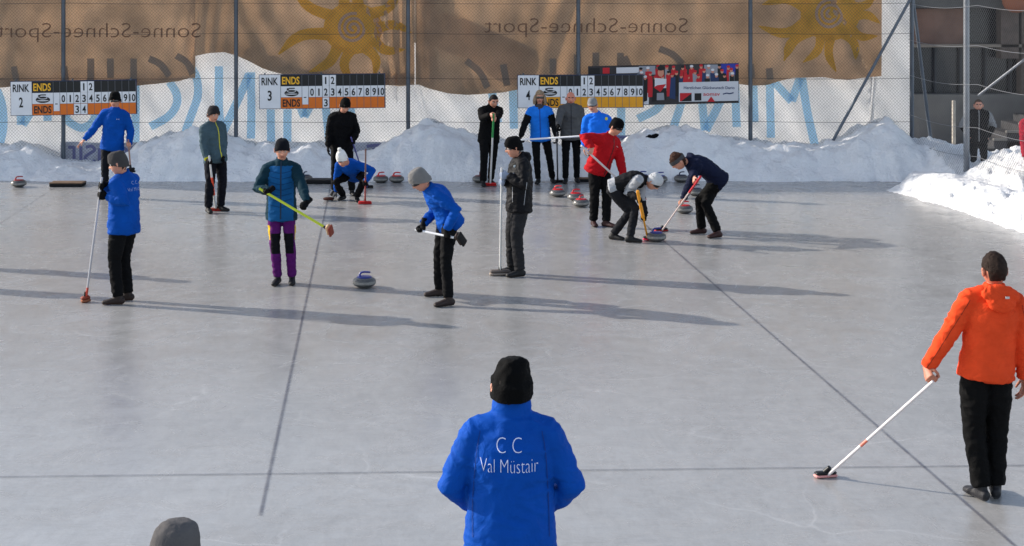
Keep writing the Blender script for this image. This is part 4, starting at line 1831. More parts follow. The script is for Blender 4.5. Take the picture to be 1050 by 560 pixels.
    if jacket.get('fn'):
        fn = jacket['fn']
        info = dict(arms=arms, ctr=ctr, L=Lsh, F=Fsh, sp=spn, P=Pv, N=Nk, s=s)

        def seg_d(p, a, b_):
            ab = b_ - a
            t = max(0, min(1, (p - a).dot(ab) / ab.length_squared))
            return (p - (a + ab * t)).length, t
        out = []
        for f_ in jm.f:
            p = sum((jm.v[q] for q in f_), V((0, 0, 0))) / len(f_)
            dt, tt = seg_d(p, ctr(0), ctr(1))
            best, arm_t, arm_i = 9, 0, 0
            for ai, (a, e, w_) in enumerate(arms):
                d1, t1 = seg_d(p, a, e)
                d2, t2 = seg_d(p, e, w_)
                if d1 < best:
                    best, arm_t, arm_i = d1, t1 * .5, ai
                if d2 < best:
                    best, arm_t, arm_i = d2, .5 + t2 * .5, ai
            isarm = best < .085 * s and dt > .12 * s
            out.append(fn(p, isarm, arm_t, tt, arm_i, info))
        jm.m = out
    jo = pt(jm, jacket.get('name', 'jacket'), jc)
    bvh = BVHTree.FromPolygons([tuple(v) for v in jm.v], jm.f)

    def on_front(u, t, back=False, lift_=.004):
        """point on the jacket: u metres to the wearer's left, t along the spine"""
        dirv = (-Fsh if back else Fsh)
        o = ctr(t) + Lsh * u + dirv * .6
        hit = bvh.ray_cast(o, -dirv, 1.2)
        q = hit[0] if hit[0] is not None else ctr(t) + Lsh * u + dirv * .12
        return q + dirv * lift_
    if jacket.get('zip'):
        zc = jacket['zip']
        mb = MB()
        ribbon(mb, [(0, -hl * .8), (0, 1.02)], .016 * s, lambda u, v: on_front(u, v), 0, None, .04)
        mb2 = MB()
        n = 26
        vs, fs = [], []
        for i in range(n + 1):
            t = -hl * .8 + (1.03 + hl * .8) * i / n
            for u in (-.008, .008):
                vs.append(on_front(u * s, t))
        fs = [(2 * i, 2 * i + 1, 2 * i + 3, 2 * i + 2) for i in range(n)]
        mb2.add(vs, fs)
        part(mb2, 'zip', mat('zip_%d_%d_%d' % zc, zc, .5), jo)
    # ---------- trousers
    tl *= 1.08
    tq = min(tl, 1.1)
    t_ = MB()
    t_.loft([Pv + V((0, 0, .09 * s)) * 1.0 + spn * .0, Pv, Pv - V((0, 0, .07 * s))], [(.135 * s, .100 * s), (.150 * s * min(tl, 1.05), .112 * s * min(tl, 1.05)), (.140 * s * tl, .108 * s * tl)], Lp, 24, 0, .3)
    for i in (0, 1):
        h_, k_, n_ = legs[i]
        nn = n_ - (n_ - k_).normalized() * .012
        t_.loft([h_ + (h_ - k_).normalized() * .03, h_, h_.lerp(k_, .4), k_, k_.lerp(nn, .45), nn],
                [(.084 * s * tq, .088 * s * tq), (.086 * s * tq, .092 * s * tq), (.080 * s * tl, .086 * s * tl), (.062 * s * tl, .064 * s * tl), (.058 * s * tl, .060 * s * tl), (.052 * s * tl, .055 * s * tl)], Lp, 20, 0, .05)
    tm = remesh(t_, vox, 3, .5)
    wrinkle(tm, wr * .9 * s, (9, 9, 13), seed + 5, .6)
    if trousers.get('fn'):
        fn = trousers['fn']
        out = []
        for f_ in tm.f:
            p = sum((tm.v[q] for q in f_), V((0, 0, 0))) / len(f_)
            out.append(fn(p, base, Lp, Fp, s, legs))
        tm.m = out
    pt(tm, 'trousers', trousers['mats'])
    # ---------- boots
    for i in (0, 1):
        h_, k_, n_ = legs[i]
        ft = n_ - V((0, 0, .085 * s))
        Ff, Lf = frame(fyaw[i])[1], frame(fyaw[i])[0]
        bt = MB()
        z = lambda q: V((0, 0, q * s))
        bt.loft([n_ + (k_ - n_).normalized() * .06 * s, n_, ft + z(.05)], [(.044 * s, .050 * s), (.042 * s, .052 * s), (.040 * s, .050 * s)], Lf, 16)
        bt.loft([ft - Ff * .065 * s + z(.040), ft - Ff * .03 * s + z(.048), ft + Ff * .05 * s + z(.045), ft + Ff * .12 * s + z(.034), ft + Ff * .175 * s + z(.028)],
                [(.034 * s, .038 * s), (.039 * s, .046 * s), (.041 * s, .043 * s), (.047 * s, .032 * s), (.036 * s, .025 * s)], Lf, 16, 0, .6)
        bm_ = remesh(bt, .009, 3)
        for q in range(len(bm_.v)):
            if bm_.v[q].z < ft.z + .004:
                bm_.v[q].z = ft.z + .004
        so = MB()
        so.v = bm_.v
        lo = [sum(bm_.v[q].z for q in f_) / len(f_) < ft.z + .024 * s for f_ in bm_.f]
        so.f = [f_ for f_, q in zip(bm_.f, lo) if q]
        so.m = [0] * len(so.f)
        bm_.f = [f_ for f_, q in zip(bm_.f, lo) if not q]
        bm_.m = [0] * len(bm_.f)
        bt_o = pt(bm_, 'boot', [mat('boot_%d_%d_%d' % boots, boots, .6, .3, .001, 80)])
        pt(so, 'sole', mat('sole_%d_%d_%d' % sole, sole, .8), par=bt_o)
    # ---------- head wear
    s = s0 * 1.06
    if hair:
        hm = hair_shell(Hc, hfr, s, hair.get('bf', .058), hair.get('bb', -.075), hair.get('th', .008), hair.get('nz', .004), seed)
        if hair.get('long'):
            raw = MB()
            for a in range(60, 481 if False else 481, 12):
                aa = a % 360
                if 40 < aa < 140:
                    continue
                r = math.radians(aa)
                p0 = Hc + (hfr[0] * .082 * math.cos(r) + hfr[1] * .085 * math.sin(r) + hfr[2] * .04) * s
                p1 = Hc + (hfr[0] * .105 * math.cos(r) + hfr[1] * .085 * math.sin(r) - hfr[2] * .05) * s
                p2 = Hc + (hfr[0] * .112 * math.cos(r) + hfr[1] * .085 * math.sin(r) - hfr[2] * hair['long']) * s
                raw.loft([p0, p1, p2], [.022 * s, .024 * s, .012 * s], V((0, 1, 0)), 8)
            hm.join(remesh(raw, .01, 2))
        pt(hm, 'hair', mat('hair_%d_%d_%d' % hair['rgb'], hair['rgb'], .75, .12, .006, 110, .3, 40))
    if hat:
        kind = hat['kind']
        mh = cloth('hat_%d_%d_%d' % hat['rgb'], hat['rgb'], .9, 0, .005, 48)
        if kind == 'beanie':
            hm = cap_shell(Hc, hfr, s, hat.get('top', .150), hat.get('bf', .040), hat.get('bb', -.045), hat.get('th', .012), hat.get('fold', .006), hat.get('fh', .05),
                           hat.get('sq', .5), hat.get('nz', .004), seed, hat.get('lean', (0, 0)), hat.get('rib', .006), hat.get('sd', .0))
            hat_o = pt(hm, 'beanie', mh)
            if hat.get('pom'):
                tp = Hc + hfr[2] * (hat.get('top', .15) + .02) * s + hfr[0] * hat.get('lean', (0, 0))[0] * s + hfr[1] * hat.get('lean', (0, 0))[1] * s
                pm = MB().ball(tp, hat['pom'], 20)
                pm.n = [(v - tp).normalized() for v in pm.v]
                wrinkle(pm, .008, (60, 60, 60), 2)
                pt(pm, 'pompom', mh, par=hat_o)
        if kind == 'cap':
            hm = cap_shell(Hc, hfr, s, .138, .045, -.01, .010, sq=.5, nz_=.002, seed=seed)
            hat_o = pt(hm, 'cap', mh)
            Lh, Fh, Uh = hfr
            vz = MB()
            vs = []
            for lay in (0, 1):
                for i in range(15):
                    a = math.radians(25 + 130 * i / 14)
                    for k in range(4):
                        e = k / 3
                        vs.append(Hc + (Lh * (.083 + .0 * e) * math.cos(a) * (1 - .06 * e) + Fh * (.103 * math.sin(a) + .07 * e * math.sin(a)) + Uh * (.046 - .018 * e - .014 * abs(math.cos(a)) * e - lay * .005)) * s)
            fs = []
            o = 60
            for i in range(14):
                for k in range(3):
                    a = i * 4 + k
                    fs += [(a, a + 1, a + 5, a + 4), (o + a, o + a + 4, o + a + 5, o + a + 1)]
                a = i * 4 + 3
                fs.append((a, o + a, o + a + 4, a + 4))
            vz.add(vs, fs)
            pt(vz, 'visor', mh, par=hat_o)
        if kind == 'headband':
            hm = band_arc(Hc, hfr, s, .005, .060, -180, 180, .012, 0, .003)
            pt(hm, 'headband', mh)
    if glasses:
        mb = band_arc(Hc, hfr, s, -.006, .026, 28, 152, .006, 0, .003)
        mb.join(band_arc(Hc, hfr, s, .012, .020, -8, 30, .005))
        mb.join(band_arc(Hc, hfr, s, .012, .020, 150, 188, .005))
        pt(mb, 'sunglasses', mat('dark_lens', (12, 12, 14), .12, .6))
    if scarf:
        nd = (Hc - Nk).normalized()
        mb = MB()
        mb.loft([Nk - nd * .02 * s, Nk + nd * .02 * s, Nk + nd * .045 * s], [(.085 * s, .085 * s), (.092 * s, .092 * s), (.078 * s, .08 * s)], Lsh, 20, 0, .2)
        mb.ball(Nk + Fsh * .06 * s - nd * .06 * s, (.05 * s, .04 * s, .09 * s), 12, 0, (Lsh, Fsh, nd))
        pt(wrinkle(remesh(mb, .012, 2), .008, (18, 18, 26), seed), 'scarf', cloth('scarf_%d_%d_%d' % scarf, scarf))
    s = s0
    ret = dict(jo=jo, root=root, bvh=bvh, on=on_front, pt=pt, s=s, Hc=Hc, hfr=hfr, N=Nk, P=Pv, arms=arms, F=Fsh, L=Lsh, sp=spn, ctr=ctr, legs=legs, splen=sp.length)
    return ret


def badge(pr, s, u, t, wd, cap, rgb, back=False, name='lettering', off=0.0, lines=None):
    """lettering on the jacket"""
    mb = MB()
    vs, fs = refine(*text_geo(s, off))
    x0, x1 = min(v[0] for v in vs), max(v[0] for v in vs)
    k = wd / (x1 - x0)
    cx = (x0 + x1) / 2
    sg = -1 if back else 1
    out = []
    for x, y in vs:
        uu = (x - cx) * k
        vv = y * cap / .73
        out.append(pr['on'](u + uu * sg * 1.0, t + vv / pr['splen'], back, .005))
    mb.add(out, fs)
    return pr['pt'](mb, name, mat('print_%d_%d_%d' % rgb, rgb, .6), False, par=pr['jo'])


JB = lambda: dict(mats=[cloth('blue_softshell', (5, 72, 158))])
BLK = lambda nm='black_trousers', c=(13, 13, 15): dict(mats=[cloth(nm, c)])
GLV = (12, 12, 14)
DOWN = (0, 0, -1)
REL = (18, 22, 14)
m_bh = mat('black_broom_head', (22, 22, 24), .5)
m_rh = mat('red_broom_head', (190, 30, 34), .5)
m_rp = mat('red_pad', (170, 34, 30), .8)
m_bp = mat('brown_pad', (140, 84, 60), .9, vary=.15)
m_bkp = mat('black_pad', (26, 24, 24), .9)
m_rb = mat('reddish_brown_head', (134, 60, 44), .7, vary=.15)

# 1 man in blue pointing, far left
b1 = broom(P(131.5, 143, 27.05), P(133.8, 172, 27.0), [(0, 1, (150, 110, 96), 'copper_shaft', .013)],
           dict(len=.15, wid=.10, hgt=.09, ang=10, mats=[m_bh, m_bkp], perp=True), 'copper broom with dark head held by the pointing player below the rink 2 scoreboard')
p1 = person('person in blue jacket and black beanie pointing with bare hand below the rink 2 scoreboard', 1.03, 0, (118, 103.5, 0), 0, 4, 0,
            (118.3, 112.5, 0), (115.5, 147, 0), ((124, 203), (108, 202.5)), (15, -12),
            hands=(('grip', b1, .80), ('at', (86.5, 143.5, -.12), (-.75, -.2, -.65), (.3, .1, -1), (15, 18, 14), True)),
            epole=((.5, .8, -.6), (-.2, .5, -.6)), jacket=JB(), trousers=BLK('dark_trousers', (24, 26, 32)), hat=dict(kind='beanie', rgb=(11, 11, 12), sq=.4), hair=None, glasses=True, seed=1, loose=1.03)
badge(p1, 'cc', .09, .72, .05, .02, (200, 210, 235))

# 2 man in blue seen from behind, left
b2 = broom(P(104.5, 182, 18.0), G(87.8, 310), [(0, .12, (196, 60, 40), 'red_collar', .014), (.12, 1, (186, 184, 188), 'silver_shaft', .0125)],
           dict(len=.105, wid=.085, hgt=.07, ang=25, roll=8, mats=[m_rb, m_bp]), 'thin silver broom with small red brown head, leftmost broom on the ice')
p2 = person('person in blue club jacket and dark grey beanie leaning on a thin silver broom', 1.0, -115, (121.8, 168.5, -.02), -92, 12, 0,
            (127.5, 180, .03), (127, 240, .03), ((121, 312.5), (131, 308.5)), (-85, -95),
            hands=(('grip', b2, .86), ('grip', b2, .93)), epole=((.5, -.5, -1), (.1, .6, -1)), jacket=JB(), trousers=BLK(), boots=(42, 31, 27), sole=(60, 40, 30),
            hat=dict(kind='beanie', rgb=(66, 64, 64), th=.016, top=.148, fold=.0), hair=dict(rgb=(60, 48, 40), bf=.0, bb=-.07, th=.002, top=.1), gloves=(GLV, GLV), loose=1.10, tl=1.12, belly=.012, seed=2, bend=-.0)
badge(p2, 'C C', -.02, .82, .09, .042, (170, 185, 225), True, off=-.02)
badge(p2, 'Val Müstair', -.02, .68, .25, .045, (170, 185, 225), True, off=-.02)

# 3 man in grey jacket with yellow zip
b3 = broom(P(214.5, 160, 25.05), G(221.5, 216.5), [(0, .06, (120, 40, 30), 'dark_red_collar', .02), (.06, .30, (208, 206, 204), 'white_shaft', .019), (.30, .62, (214, 70, 36), 'orange_shaft', .019), (.62, 1, (208, 206, 204), 'white_shaft', .016)],
           dict(len=.22, wid=.07, hgt=.05, ang=0, mats=[m_rb, m_rp]), 'white and orange broom held upright by the man in grey jacket with yellow zip')
p3 = person('person in slate grey jacket with yellow zip and yellow cuff, wearing a dark beanie', 1.0, 48, (218.6, 118, -.02), 40, 5, 0,
            (217.5, 126.5, .02), (220.5, 167, .02), ((226, 216.5), (213.5, 218.5)), (60, 25),
            hands=(('at', (228.5, 161, -.05), (.3, -.5, -.8), (-1, 0, 0), REL), ('grip', b3, .88)), epole=((.3, .6, -.8), (-.7, .4, -.6)),
            jacket=dict(mats=[cloth('slate_softshell', (66, 84, 92)), cloth('yellow_cuff', (196, 190, 40))], zip=(190, 186, 40), fn=lambda p, arm, at, tt, ai, I: 1 if (arm and at > .94 and ai == 1) else 0),
            trousers=BLK('black_blue_trousers', (18, 19, 26)), hat=dict(kind='beanie', rgb=(44, 42, 44), top=.146), gloves=(GLV, GLV), seed=3, loose=1.06, tl=1.12)

# 4 man in blue quilted jacket with purple trousers
b4 = broom(P(266, 193.5, 19.0), P(335.5, 234.5, 18.7), [(0, 1, (190, 204, 40), 'lime_shaft', .0155)],
           dict(len=.21, wid=.075, hgt=.07, ang=25, roll=-70, mats=[mat('pale_wood_head', (206, 170, 130), .6), m_rb], perp=True), 'lime yellow broom held across the body by the player with purple trousers')


def j4(p, arm, at, tt, ai, I):
    if arm:
        return 1
    if tt > .93:
        return 1
    a = (p - I['P']).dot(I['L'])
    return 0 if abs(a) < .155 else 1


def t4(p, base, Lp, Fp, s, legs):
    z = (p.z - base.z) / s
    side = min(((p - l[0]).length for l in legs))
    rel = [(p - l[1]) for l in legs]
    near = min(rel, key=lambda r: r.length)
    i = rel.index(near)
    out = near.dot(Lp) * (1 if i == 0 else -1)
    if .40 < z < .66 and out < .045 and near.dot(Fp) > -.02:
        return 1
    if .57 < z < .75 and out > .056:
        return 2
    if .80 < z and abs((p - base).dot(Lp)) < .05:
        return 1
    return 0


p4 = person('person in quilted blue jacket with teal sleeves and purple trousers holding a lime broom', .98, 5, (289.2, 154, -.05), 12, 14, 0,
            (288.7, 166, 0), (288.5, 217, 0), ((299.5, 291), (284.7, 291.5)), (8, -8),
            hands=(('grip', b4, .31), ('grip', b4, .90)), epole=((.9, .5, -.6), (-1, .5, -.5)),
            jacket=dict(mats=[cloth('quilted_blue', (22, 84, 136), bscale=14, bump=.008), cloth('dark_teal', (18, 48, 60))], fn=j4, zip=(20, 40, 60)),
            trousers=dict(mats=[cloth('purple_trousers', (84, 24, 94)), cloth('black_knees', (18, 18, 22)), cloth('yellow_patch', (206, 168, 30))], fn=t4),
            hat=dict(kind='beanie', rgb=(20, 22, 28), top=.140, fold=0, bf=.036, bb=-.05), gloves=(GLV, GLV), seed=4, vox=.012, loose=1.02, tl=.98)
mq = MB()
for t in (.08, .2, .32, .44, .56, .68, .8):
    for sg in (-1, 1):
        ribbon(mq, [(sg * .012, t - .02), (sg * .13, t + .025)], .018, lambda u, v: p4['on'](u, v, False, .003), 0, None, .02)
p4['pt'](mq, 'quilt_seam', cloth('quilt_seam_blue', (16, 66, 112)), True, par=p4['jo'])

# 5 man in black behind the crouching player
b5 = broom(P(360, 141, 27.2), G(377, 193), [(0, 1, (70, 70, 140), 'violet_shaft', .012)], dict(len=.2, wid=.07, hgt=.05, ang=0, mats=[m_bh, m_bkp]),
           'violet broom slanting down behind the crouching player with white hat')
p5 = person('person all in black looking down behind the crouching player, below the rink 3 scoreboard', 1.0, 15, (353.8, 108.5, -.12), 20, 34, 0,
            (351, 117.5, -.02), (350.5, 151, .08), ((361, 200.5), (343, 200)), (20, -10),
            hands=(('grip', b5, .90), ('at', (336.5, 150, -.12), (-.05, -.1, -1), (1, 0, 0), REL)), epole=((.3, 1, -.5), (-.4, 1, -.3)),
            jacket=dict(mats=[cloth('black_jacket', (11, 11, 13))]), trousers=BLK(), hat=dict(kind='beanie', rgb=(9, 9, 10), top=.14, fold=0), gloves=(GLV, GLV), seed=5, loose=1.08, tl=1.05)

# 6 crouching player with white pompom hat
b6 = broom(P(375, 153, 26.1), G(374.3, 209.5), [(0, .5, (150, 60, 52), 'brick_shaft', .014), (.5, 1, (122, 92, 84), 'brown_shaft', .014)],
           dict(len=.22, wid=.07, hgt=.05, ang=0, mats=[m_rh, m_rp]), 'red headed broom held upright by the crouching player in white hat')
p6 = person('person crouching in blue jacket and white pompom hat with one hand on the ice', .97, -14, (351.2, 164, -.52), -15, 30, 6,
            (356.5, 167.5, -.32), (363.5, 177, .10), ((366, 206.5), (352, 205)), (10, -20),
            hands=(('grip', b6, .37), ('at', V(G(344.5, 205)) + V((0, 0, .07)), (-.4, -.35, -.6), (0, -.2, -1), (10, 12, 8))), epole=((1, .2, .2), (-1, .3, .2)),
            bent=True, kpole=((.4, -1, .4), (-.4, -1, .4)),
            jacket=JB(), trousers=BLK(), hat=dict(kind='beanie', rgb=(222, 220, 216), top=.175, sq=.62, fold=0, pom=.034, lean=(0, -.02), bf=.045), gloves=(GLV, (60, 62, 66)), seed=6, hem=.10, hair=dict(rgb=(50, 38, 30), bf=.02, bb=-.08, th=.003, top=.1))

# 7 player bending forward with horizontal broom
b7 = broom(P(426, 235.6, 18.35), P(469.5, 244.5, 18.0), [(0, .3, (232, 232, 232), 'white_paint', .0145), (.3, 1, (232, 232, 232), 'white_paint', .0135)],
           dict(len=.18, wid=.085, hgt=.075, ang=70, roll=-60, mats=[mat('dark_brown_head', (60, 44, 38), .6), m_bkp], perp=True), 'white broom with dark brown head carried level by the player in light grey beanie')
p7 = person('person in blue jacket and light grey beanie stooping left with a level white broom', 1.0, -72, (431.5, 185.5, -.10), -68, 30, 0,
            (440, 194, -.05), (459.5, 226, .04), ((460, 314), (450.5, 304)), (-65, -80),
            hands=(('grip', b7, .22), ('grip', b7, .88)), epole=((1, -.3, -.1), (.3, .5, -1)),
            
            jacket=JB(), trousers=BLK(), boots=(46, 34, 30), sole=(30, 26, 26), hat=dict(kind='beanie', rgb=(116, 114, 112), top=.150, th=.018, rib=.01), glasses=True,
            hair=dict(rgb=(96, 80, 66), bf=.0, bb=-.08, th=.003, top=.1), gloves=(GLV, GLV), seed=7, vox=.012, bend=.045, loose=1.05, hem=.1)
badge(p7, 'CANS', 0, 0, .01, .01, (220, 220, 220)) if False else None

# 8 man in black with upright broom, centre
b8 = broom(P(514.5, 172, 19.75), G(512.8, 282.5), [(0, 1, (206, 204, 200), 'pale_shaft', .0145)], dict(len=.26, wid=.09, hgt=.07, ang=8, mats=[mat('grey_brown_head', (92, 84, 80), .7), mat('tan_pad', (140, 128, 118), .9)]),
           'pale upright broom with wide grey brown head before the man in profile')
p8 = person('person in profile in black jacket, dark grey trousers and black beanie with an upright broom', 1.0, -78, (527.3, 152, 0), -80, 10, 0,
            (533.5, 161.5, .02), (532.5, 215, 0), ((533, 284), (525, 280.5)), (-72, -85),
            hands=(('grip', b8, .93), ('grip', b8, .86)), epole=((.4, -.6, -1), (.3, .5, -1)),
            jacket=dict(mats=[cloth('black_shell', (20, 20, 23), .6)]), trousers=BLK('charcoal_trousers', (40, 40, 42)), boots=(24, 24, 26),
            hat=dict(kind='beanie', rgb=(11, 11, 13), top=.145, fold=.004), hair=dict(rgb=(96, 92, 90), bf=.0, bb=-.08, th=.003, top=.1), gloves=((140, 150, 168), (140, 150, 168)), seed=8, vox=.012, loose=1.1, tl=1.16, hood=True, belly=.02)
mb = MB()
for (u, t0, t1) in ((.0, -.1, .9), (.10, .1, .8), (-.10, .1, .8)):
    pass
# pale piping and small logo on the near side of the jacket
def side_pt(pr, du, t, lift_=.004, dirv=V((0, -1, 0))):
    o = pr['ctr'](t) + pr['F'] * du + dirv * .7
    h = pr['bvh'].ray_cast(o, -dirv, 1.4)
    q = h[0] if h[0] is not None else pr['ctr'](t)
    return q + dirv * lift_


mb = MB()
ribbon(mb, [(-.06, -.05), (-.09, .5)], .006, lambda u, v: side_pt(p8, u, v), 0, None, .03)
ribbon(mb, [(.09, .0), (.095, .35)], .006, lambda u, v: side_pt(p8, u, v), 0, None, .03)
p8['pt'](mb, 'piping', mat('pale_piping', (170, 170, 172), .6), False, par=p8['jo'])
mb = MB()
mb.ball(side_pt(p8, .07, .82), (.018, .003, .018), 12)
p8['pt'](mb, 'badge', mat('pale_badge', (206, 214, 214), .6), par=p8['jo'])

# 9 man in black with green and white broom
b9 = broom(P(506.3, 117, 28.3), G(502.6, 191), [(0, .68, (214, 214, 210), 'white_shaft', .017), (.68, 1, (40, 130, 66), 'green_grip', .02)],
           dict(len=.23, wid=.08, hgt=.06, ang=5, mats=[m_rh, m_rp]), 'white and green broom with red head under the bare hands of the man in black')
p9 = person('bareheaded person in black with both hands on a green and white broom', 1.0, 22, (506, 104, -.05), 22, 22, 0,
            (503.5, 112.5, 0), (501.5, 141, .06), ((503, 189), (495.5, 191)), (25, 5),
            hands=(('grip', b9, .92), ('grip', b9, .97)), epole=((.9, .2, -.9), (-.8, .2, -.9)),
            jacket=dict(mats=[cloth('black_jacket', (11, 11, 13))]), trousers=BLK(), hair=dict(rgb=(34, 30, 30), bf=.070, bb=-.06, th=.006), seed=9, loose=1.06, tl=1.08, hem=.17)

# 10 woman in blue vest
b10 = broom(P(529, 143.8, 28.5), P(597, 139.6, 28.0), [(0, 1, (222, 222, 224), 'white_paint', .017)],
            dict(len=.16, wid=.07, hgt=.05, ang=0, mats=[m_bh, m_bkp], perp=True), 'white broom held level across the thighs of the woman in blue vest')
p10 = person('blond person with sunglasses in bright blue vest over black sleeves', .98, 0, (553.5, 100.2, 0), 0, 2, 0,
             (553.2, 109.5, 0), (554, 142, 0), ((566.5, 187.5), (552, 188.5)), (12, -14),
             hands=(('at', (571, 140.5, -.12), (.1, -.3, -1), (-1, 0, 0), (40, 50, 30)), ('at', (534, 140, -.14), (-.1, -.2, -1), (1, 0, 0), (50, 60, 40))), epole=((.4, 1, -.3), (-.4, 1, -.3)),
             jacket=dict(mats=[cloth('bright_blue_vest', (32, 120, 222)), cloth('black_sleeves', (20, 20, 22))], fn=lambda p, arm, at, tt, ai, I: 1 if (arm and at > .16) else 0, name='vest', zip=(20, 60, 150)),
             trousers=BLK(), hair=dict(rgb=(142, 122, 100), bf=.060, bb=-.09, th=.018, long=.12, nz=.006), glasses=True, gloves=(GLV, GLV), scarf=(70, 66, 68), seed=10, loose=1.02)

b11 = broom(P(571, 136, 28.2), G(571.8, 187.5), [(0, 1, (44, 44, 50), 'dark_shaft', .014)], dict(len=.22, wid=.08, hgt=.05, ang=0, mats=[m_bh, m_bkp]),
            'dark broom standing upright between the woman in blue vest and the man in grey jacket')
p11 = person('bald person in grey jacket standing between the blue vest and the red jacket', 1.0, 0, (585.2, 101.2, 0), 0, 6, 0,
             (585.3, 110.5, 0), (585.5, 142, 0), ((591.3, 187), (580, 188)), (10, -10),
             hands=(('at', (597, 142.5, -.04), (.05, -.2, -1), (-1, 0, 0), REL), ('grip', b11, .86)), epole=((.3, 1, -.3), (-.5, 1, -.4)),
             jacket=dict(mats=[cloth('grey_softshell', (84, 84, 84))], zip=(40, 40, 42)), trousers=BLK(), skin_rgb=(206, 132, 108),
             gloves=(GLV, GLV), seed=11, loose=1.04)

p12 = person('person in bright blue jacket, grey cap and sunglasses behind the red jacket player', .95, -6, (607.5, 108, 0), -14, 6, 0,
             (612, 117.5, 0), (613, 150, 0), ((619, 200), (608, 199)), (10, -10),
             hands=(('at', (627, 151, 0), (0, -.2, -1), (-1, 0, 0), REL), ('at', (599, 151, 0), (0, -.2, -1), (1, 0, 0), REL)), epole=((.4, 1, -.3), (-.4, 1, -.3)),
             jacket=dict(mats=[cloth('bright_blue_jacket', (26, 108, 220))]), trousers=BLK(), hat=dict(kind='cap', rgb=(128, 128, 128)), glasses=True, seed=12, loose=1.06, shw=.19)
mb = MB().ball(p12['on'](.17, .86) + V((0, 0, 0)), (.025, .004, .03), 12)
p12['pt'](mb, 'badge', mat('yellow_badge', (206, 196, 60), .6), par=p12['jo'])

# 13 man in red
b13 = broom(P(596, 149.5, 23.5), P(655, 203.3, 23.9), [(0, 1, (206, 198, 196), 'pale_pink_shaft', .0155)],
            dict(len=.22, wid=.07, hgt=.05, ang=0, mats=[m_bh, m_rp]), 'pale broom held out by the player in red, its head above the ice')
p13 = person('person in red jacket, black beanie and sunglasses holding a broom out behind the crouching sweeper', 1.0, 42, (631.5, 130.5, -.05), 55, 22, 0,
             (625, 140, 0), (614, 176, .03), ((621.5, 233), (608.5, 232)), (55, 10),
             hands=(('grip', b13, .32, -1), ('grip', b13, .86)), epole=((.6, .4, -.6), (-1, .3, .55)),
             jacket=dict(mats=[cloth('red_jacket', (168, 20, 28))], zip=(20, 16, 18)), trousers=BLK(), boots=(52, 28, 28), sole=(26, 22, 24),
             hat=dict(kind='beanie', rgb=(11, 11, 13), top=.138, fold=0, bf=.034), glasses=True, seed=13, vox=.012, loose=1.12, tl=1.12, belly=.015)
badge(p13, 'rucanor', .09, .80, .10, .016, (230, 220, 220)) if False else None
mb = MB()
ribbon(mb, [(.06, .80), (.13, .76)], .009, lambda u, v: p13['on'](u, v, False, .005), 0, None, .02)
p13['pt'](mb, 'chest_print', mat('print_pale', (226, 214, 214), .6), False, par=p13['jo'])

# 14 sweeper in grey and black
b14 = broom(P(653.8, 196, 22.1), G(664.5, 246.5), [(0, .42, (226, 150, 30), 'orange_shaft_thin', .014), (.42, 1, (226, 150, 30), 'orange_sleeve', .024)],
            dict(len=.14, wid=.08, hgt=.055, ang=0, mats=[m_bh, mat('pink_pad', (226, 50, 90), .7)]), 'orange broom of the crouching grey sweeper with pink pad beside the moving stone')


def j14(p, arm, at, tt, ai, I):
    if arm:
        return 1 if at < .62 else 0
    return 1 if tt < .10 else 0


p14 = person('sweeper bent low in black vest with grey sleeves, dark tights and white patterned cap', .97, 68, (670, 186.5, -.05), 62, 48, 0,
             (660.5, 184, -.02), (630, 192.5, .05), ((646, 249), (629, 246)), (80, 60),
             hands=(('grip', b14, .44), ('grip', b14, .80)), epole=((-.3, -.5, -.8), (-.6, .6, -.4)), bent=True, kpole=((1, -.4, .1), (1, -.1, .1)),
             jacket=dict(mats=[cloth('black_vest', (24, 24, 27)), cloth('light_grey_sleeves', (158, 160, 164))], fn=j14, name='vest'), trousers=BLK('dark_tights', (30, 31, 35)),
             hat=dict(kind='beanie', rgb=(186, 188, 190), top=.140, fold=0, th=.014, bf=.05), gloves=(GLV, GLV), glasses=True, seed=14, vox=.012, loose=.92, tl=1.0, bend=.05, hem=.06, hair=dict(rgb=(60, 44, 36), bf=.0, bb=-.05, th=.003, top=.1))
mb = MB()
Lh, Fh, Uh = p14['hfr']
for k in range(14):
    a = random.uniform(0, 6.28)
    z = random.uniform(.06, .11)
    r = math.sqrt(max(0, 1 - (z / .15) ** 2))
    mb.ball(p14['Hc'] + Lh * .094 * math.cos(a) * r + Fh * .113 * math.sin(a) * r + Uh * z, (.012, .010, .008), 8)
p14['pt'](mb, 'cap_print', mat('cap_print_grey', (96, 98, 104), .8))

# 15 sweeper in navy hooded jacket
b15 = broom(P(718.5, 181, 22.4), G(678, 237.5), [(0, .72, (196, 180, 178), 'pale_rose_shaft', .0125), (.72, 1, (186, 30, 44), 'red_grip', .017)],
            dict(len=.2, wid=.07, hgt=.05, ang=20, mats=[m_bh, m_rp]), 'pale broom with red grip reaching to the moving stone from the sweeper in navy')
p15 = person('sweeper bent far forward in navy hooded jacket with grey headband, right of the moving stone', 1.0, -75, (695.5, 165.5, -.12), -80, 38, 0,
             (706, 166, -.04), (735.5, 184, .06), ((719.5, 240), (736, 244)), (-80, -60),
             hands=(('grip', b15, .48), ('grip', b15, .88)), epole=((.3, -.6, -.7), (.6, .4, -.6)), bent=True, kpole=((-1, .1, 0), (-1, -.3, 0)),
             jacket=dict(mats=[cloth('navy_hoodie', (20, 26, 48))]), trousers=BLK('black_loose_trousers', (11, 11, 12)), boots=(54, 30, 28), sole=(30, 26, 26),
             hat=dict(kind='headband', rgb=(70, 70, 72)), hair=dict(rgb=(62, 42, 34), bf=.05, bb=-.08, th=.018, nz=.014), hood=True, seed=15, vox=.012, loose=1.04, tl=1.12, bend=.055, hem=.08)

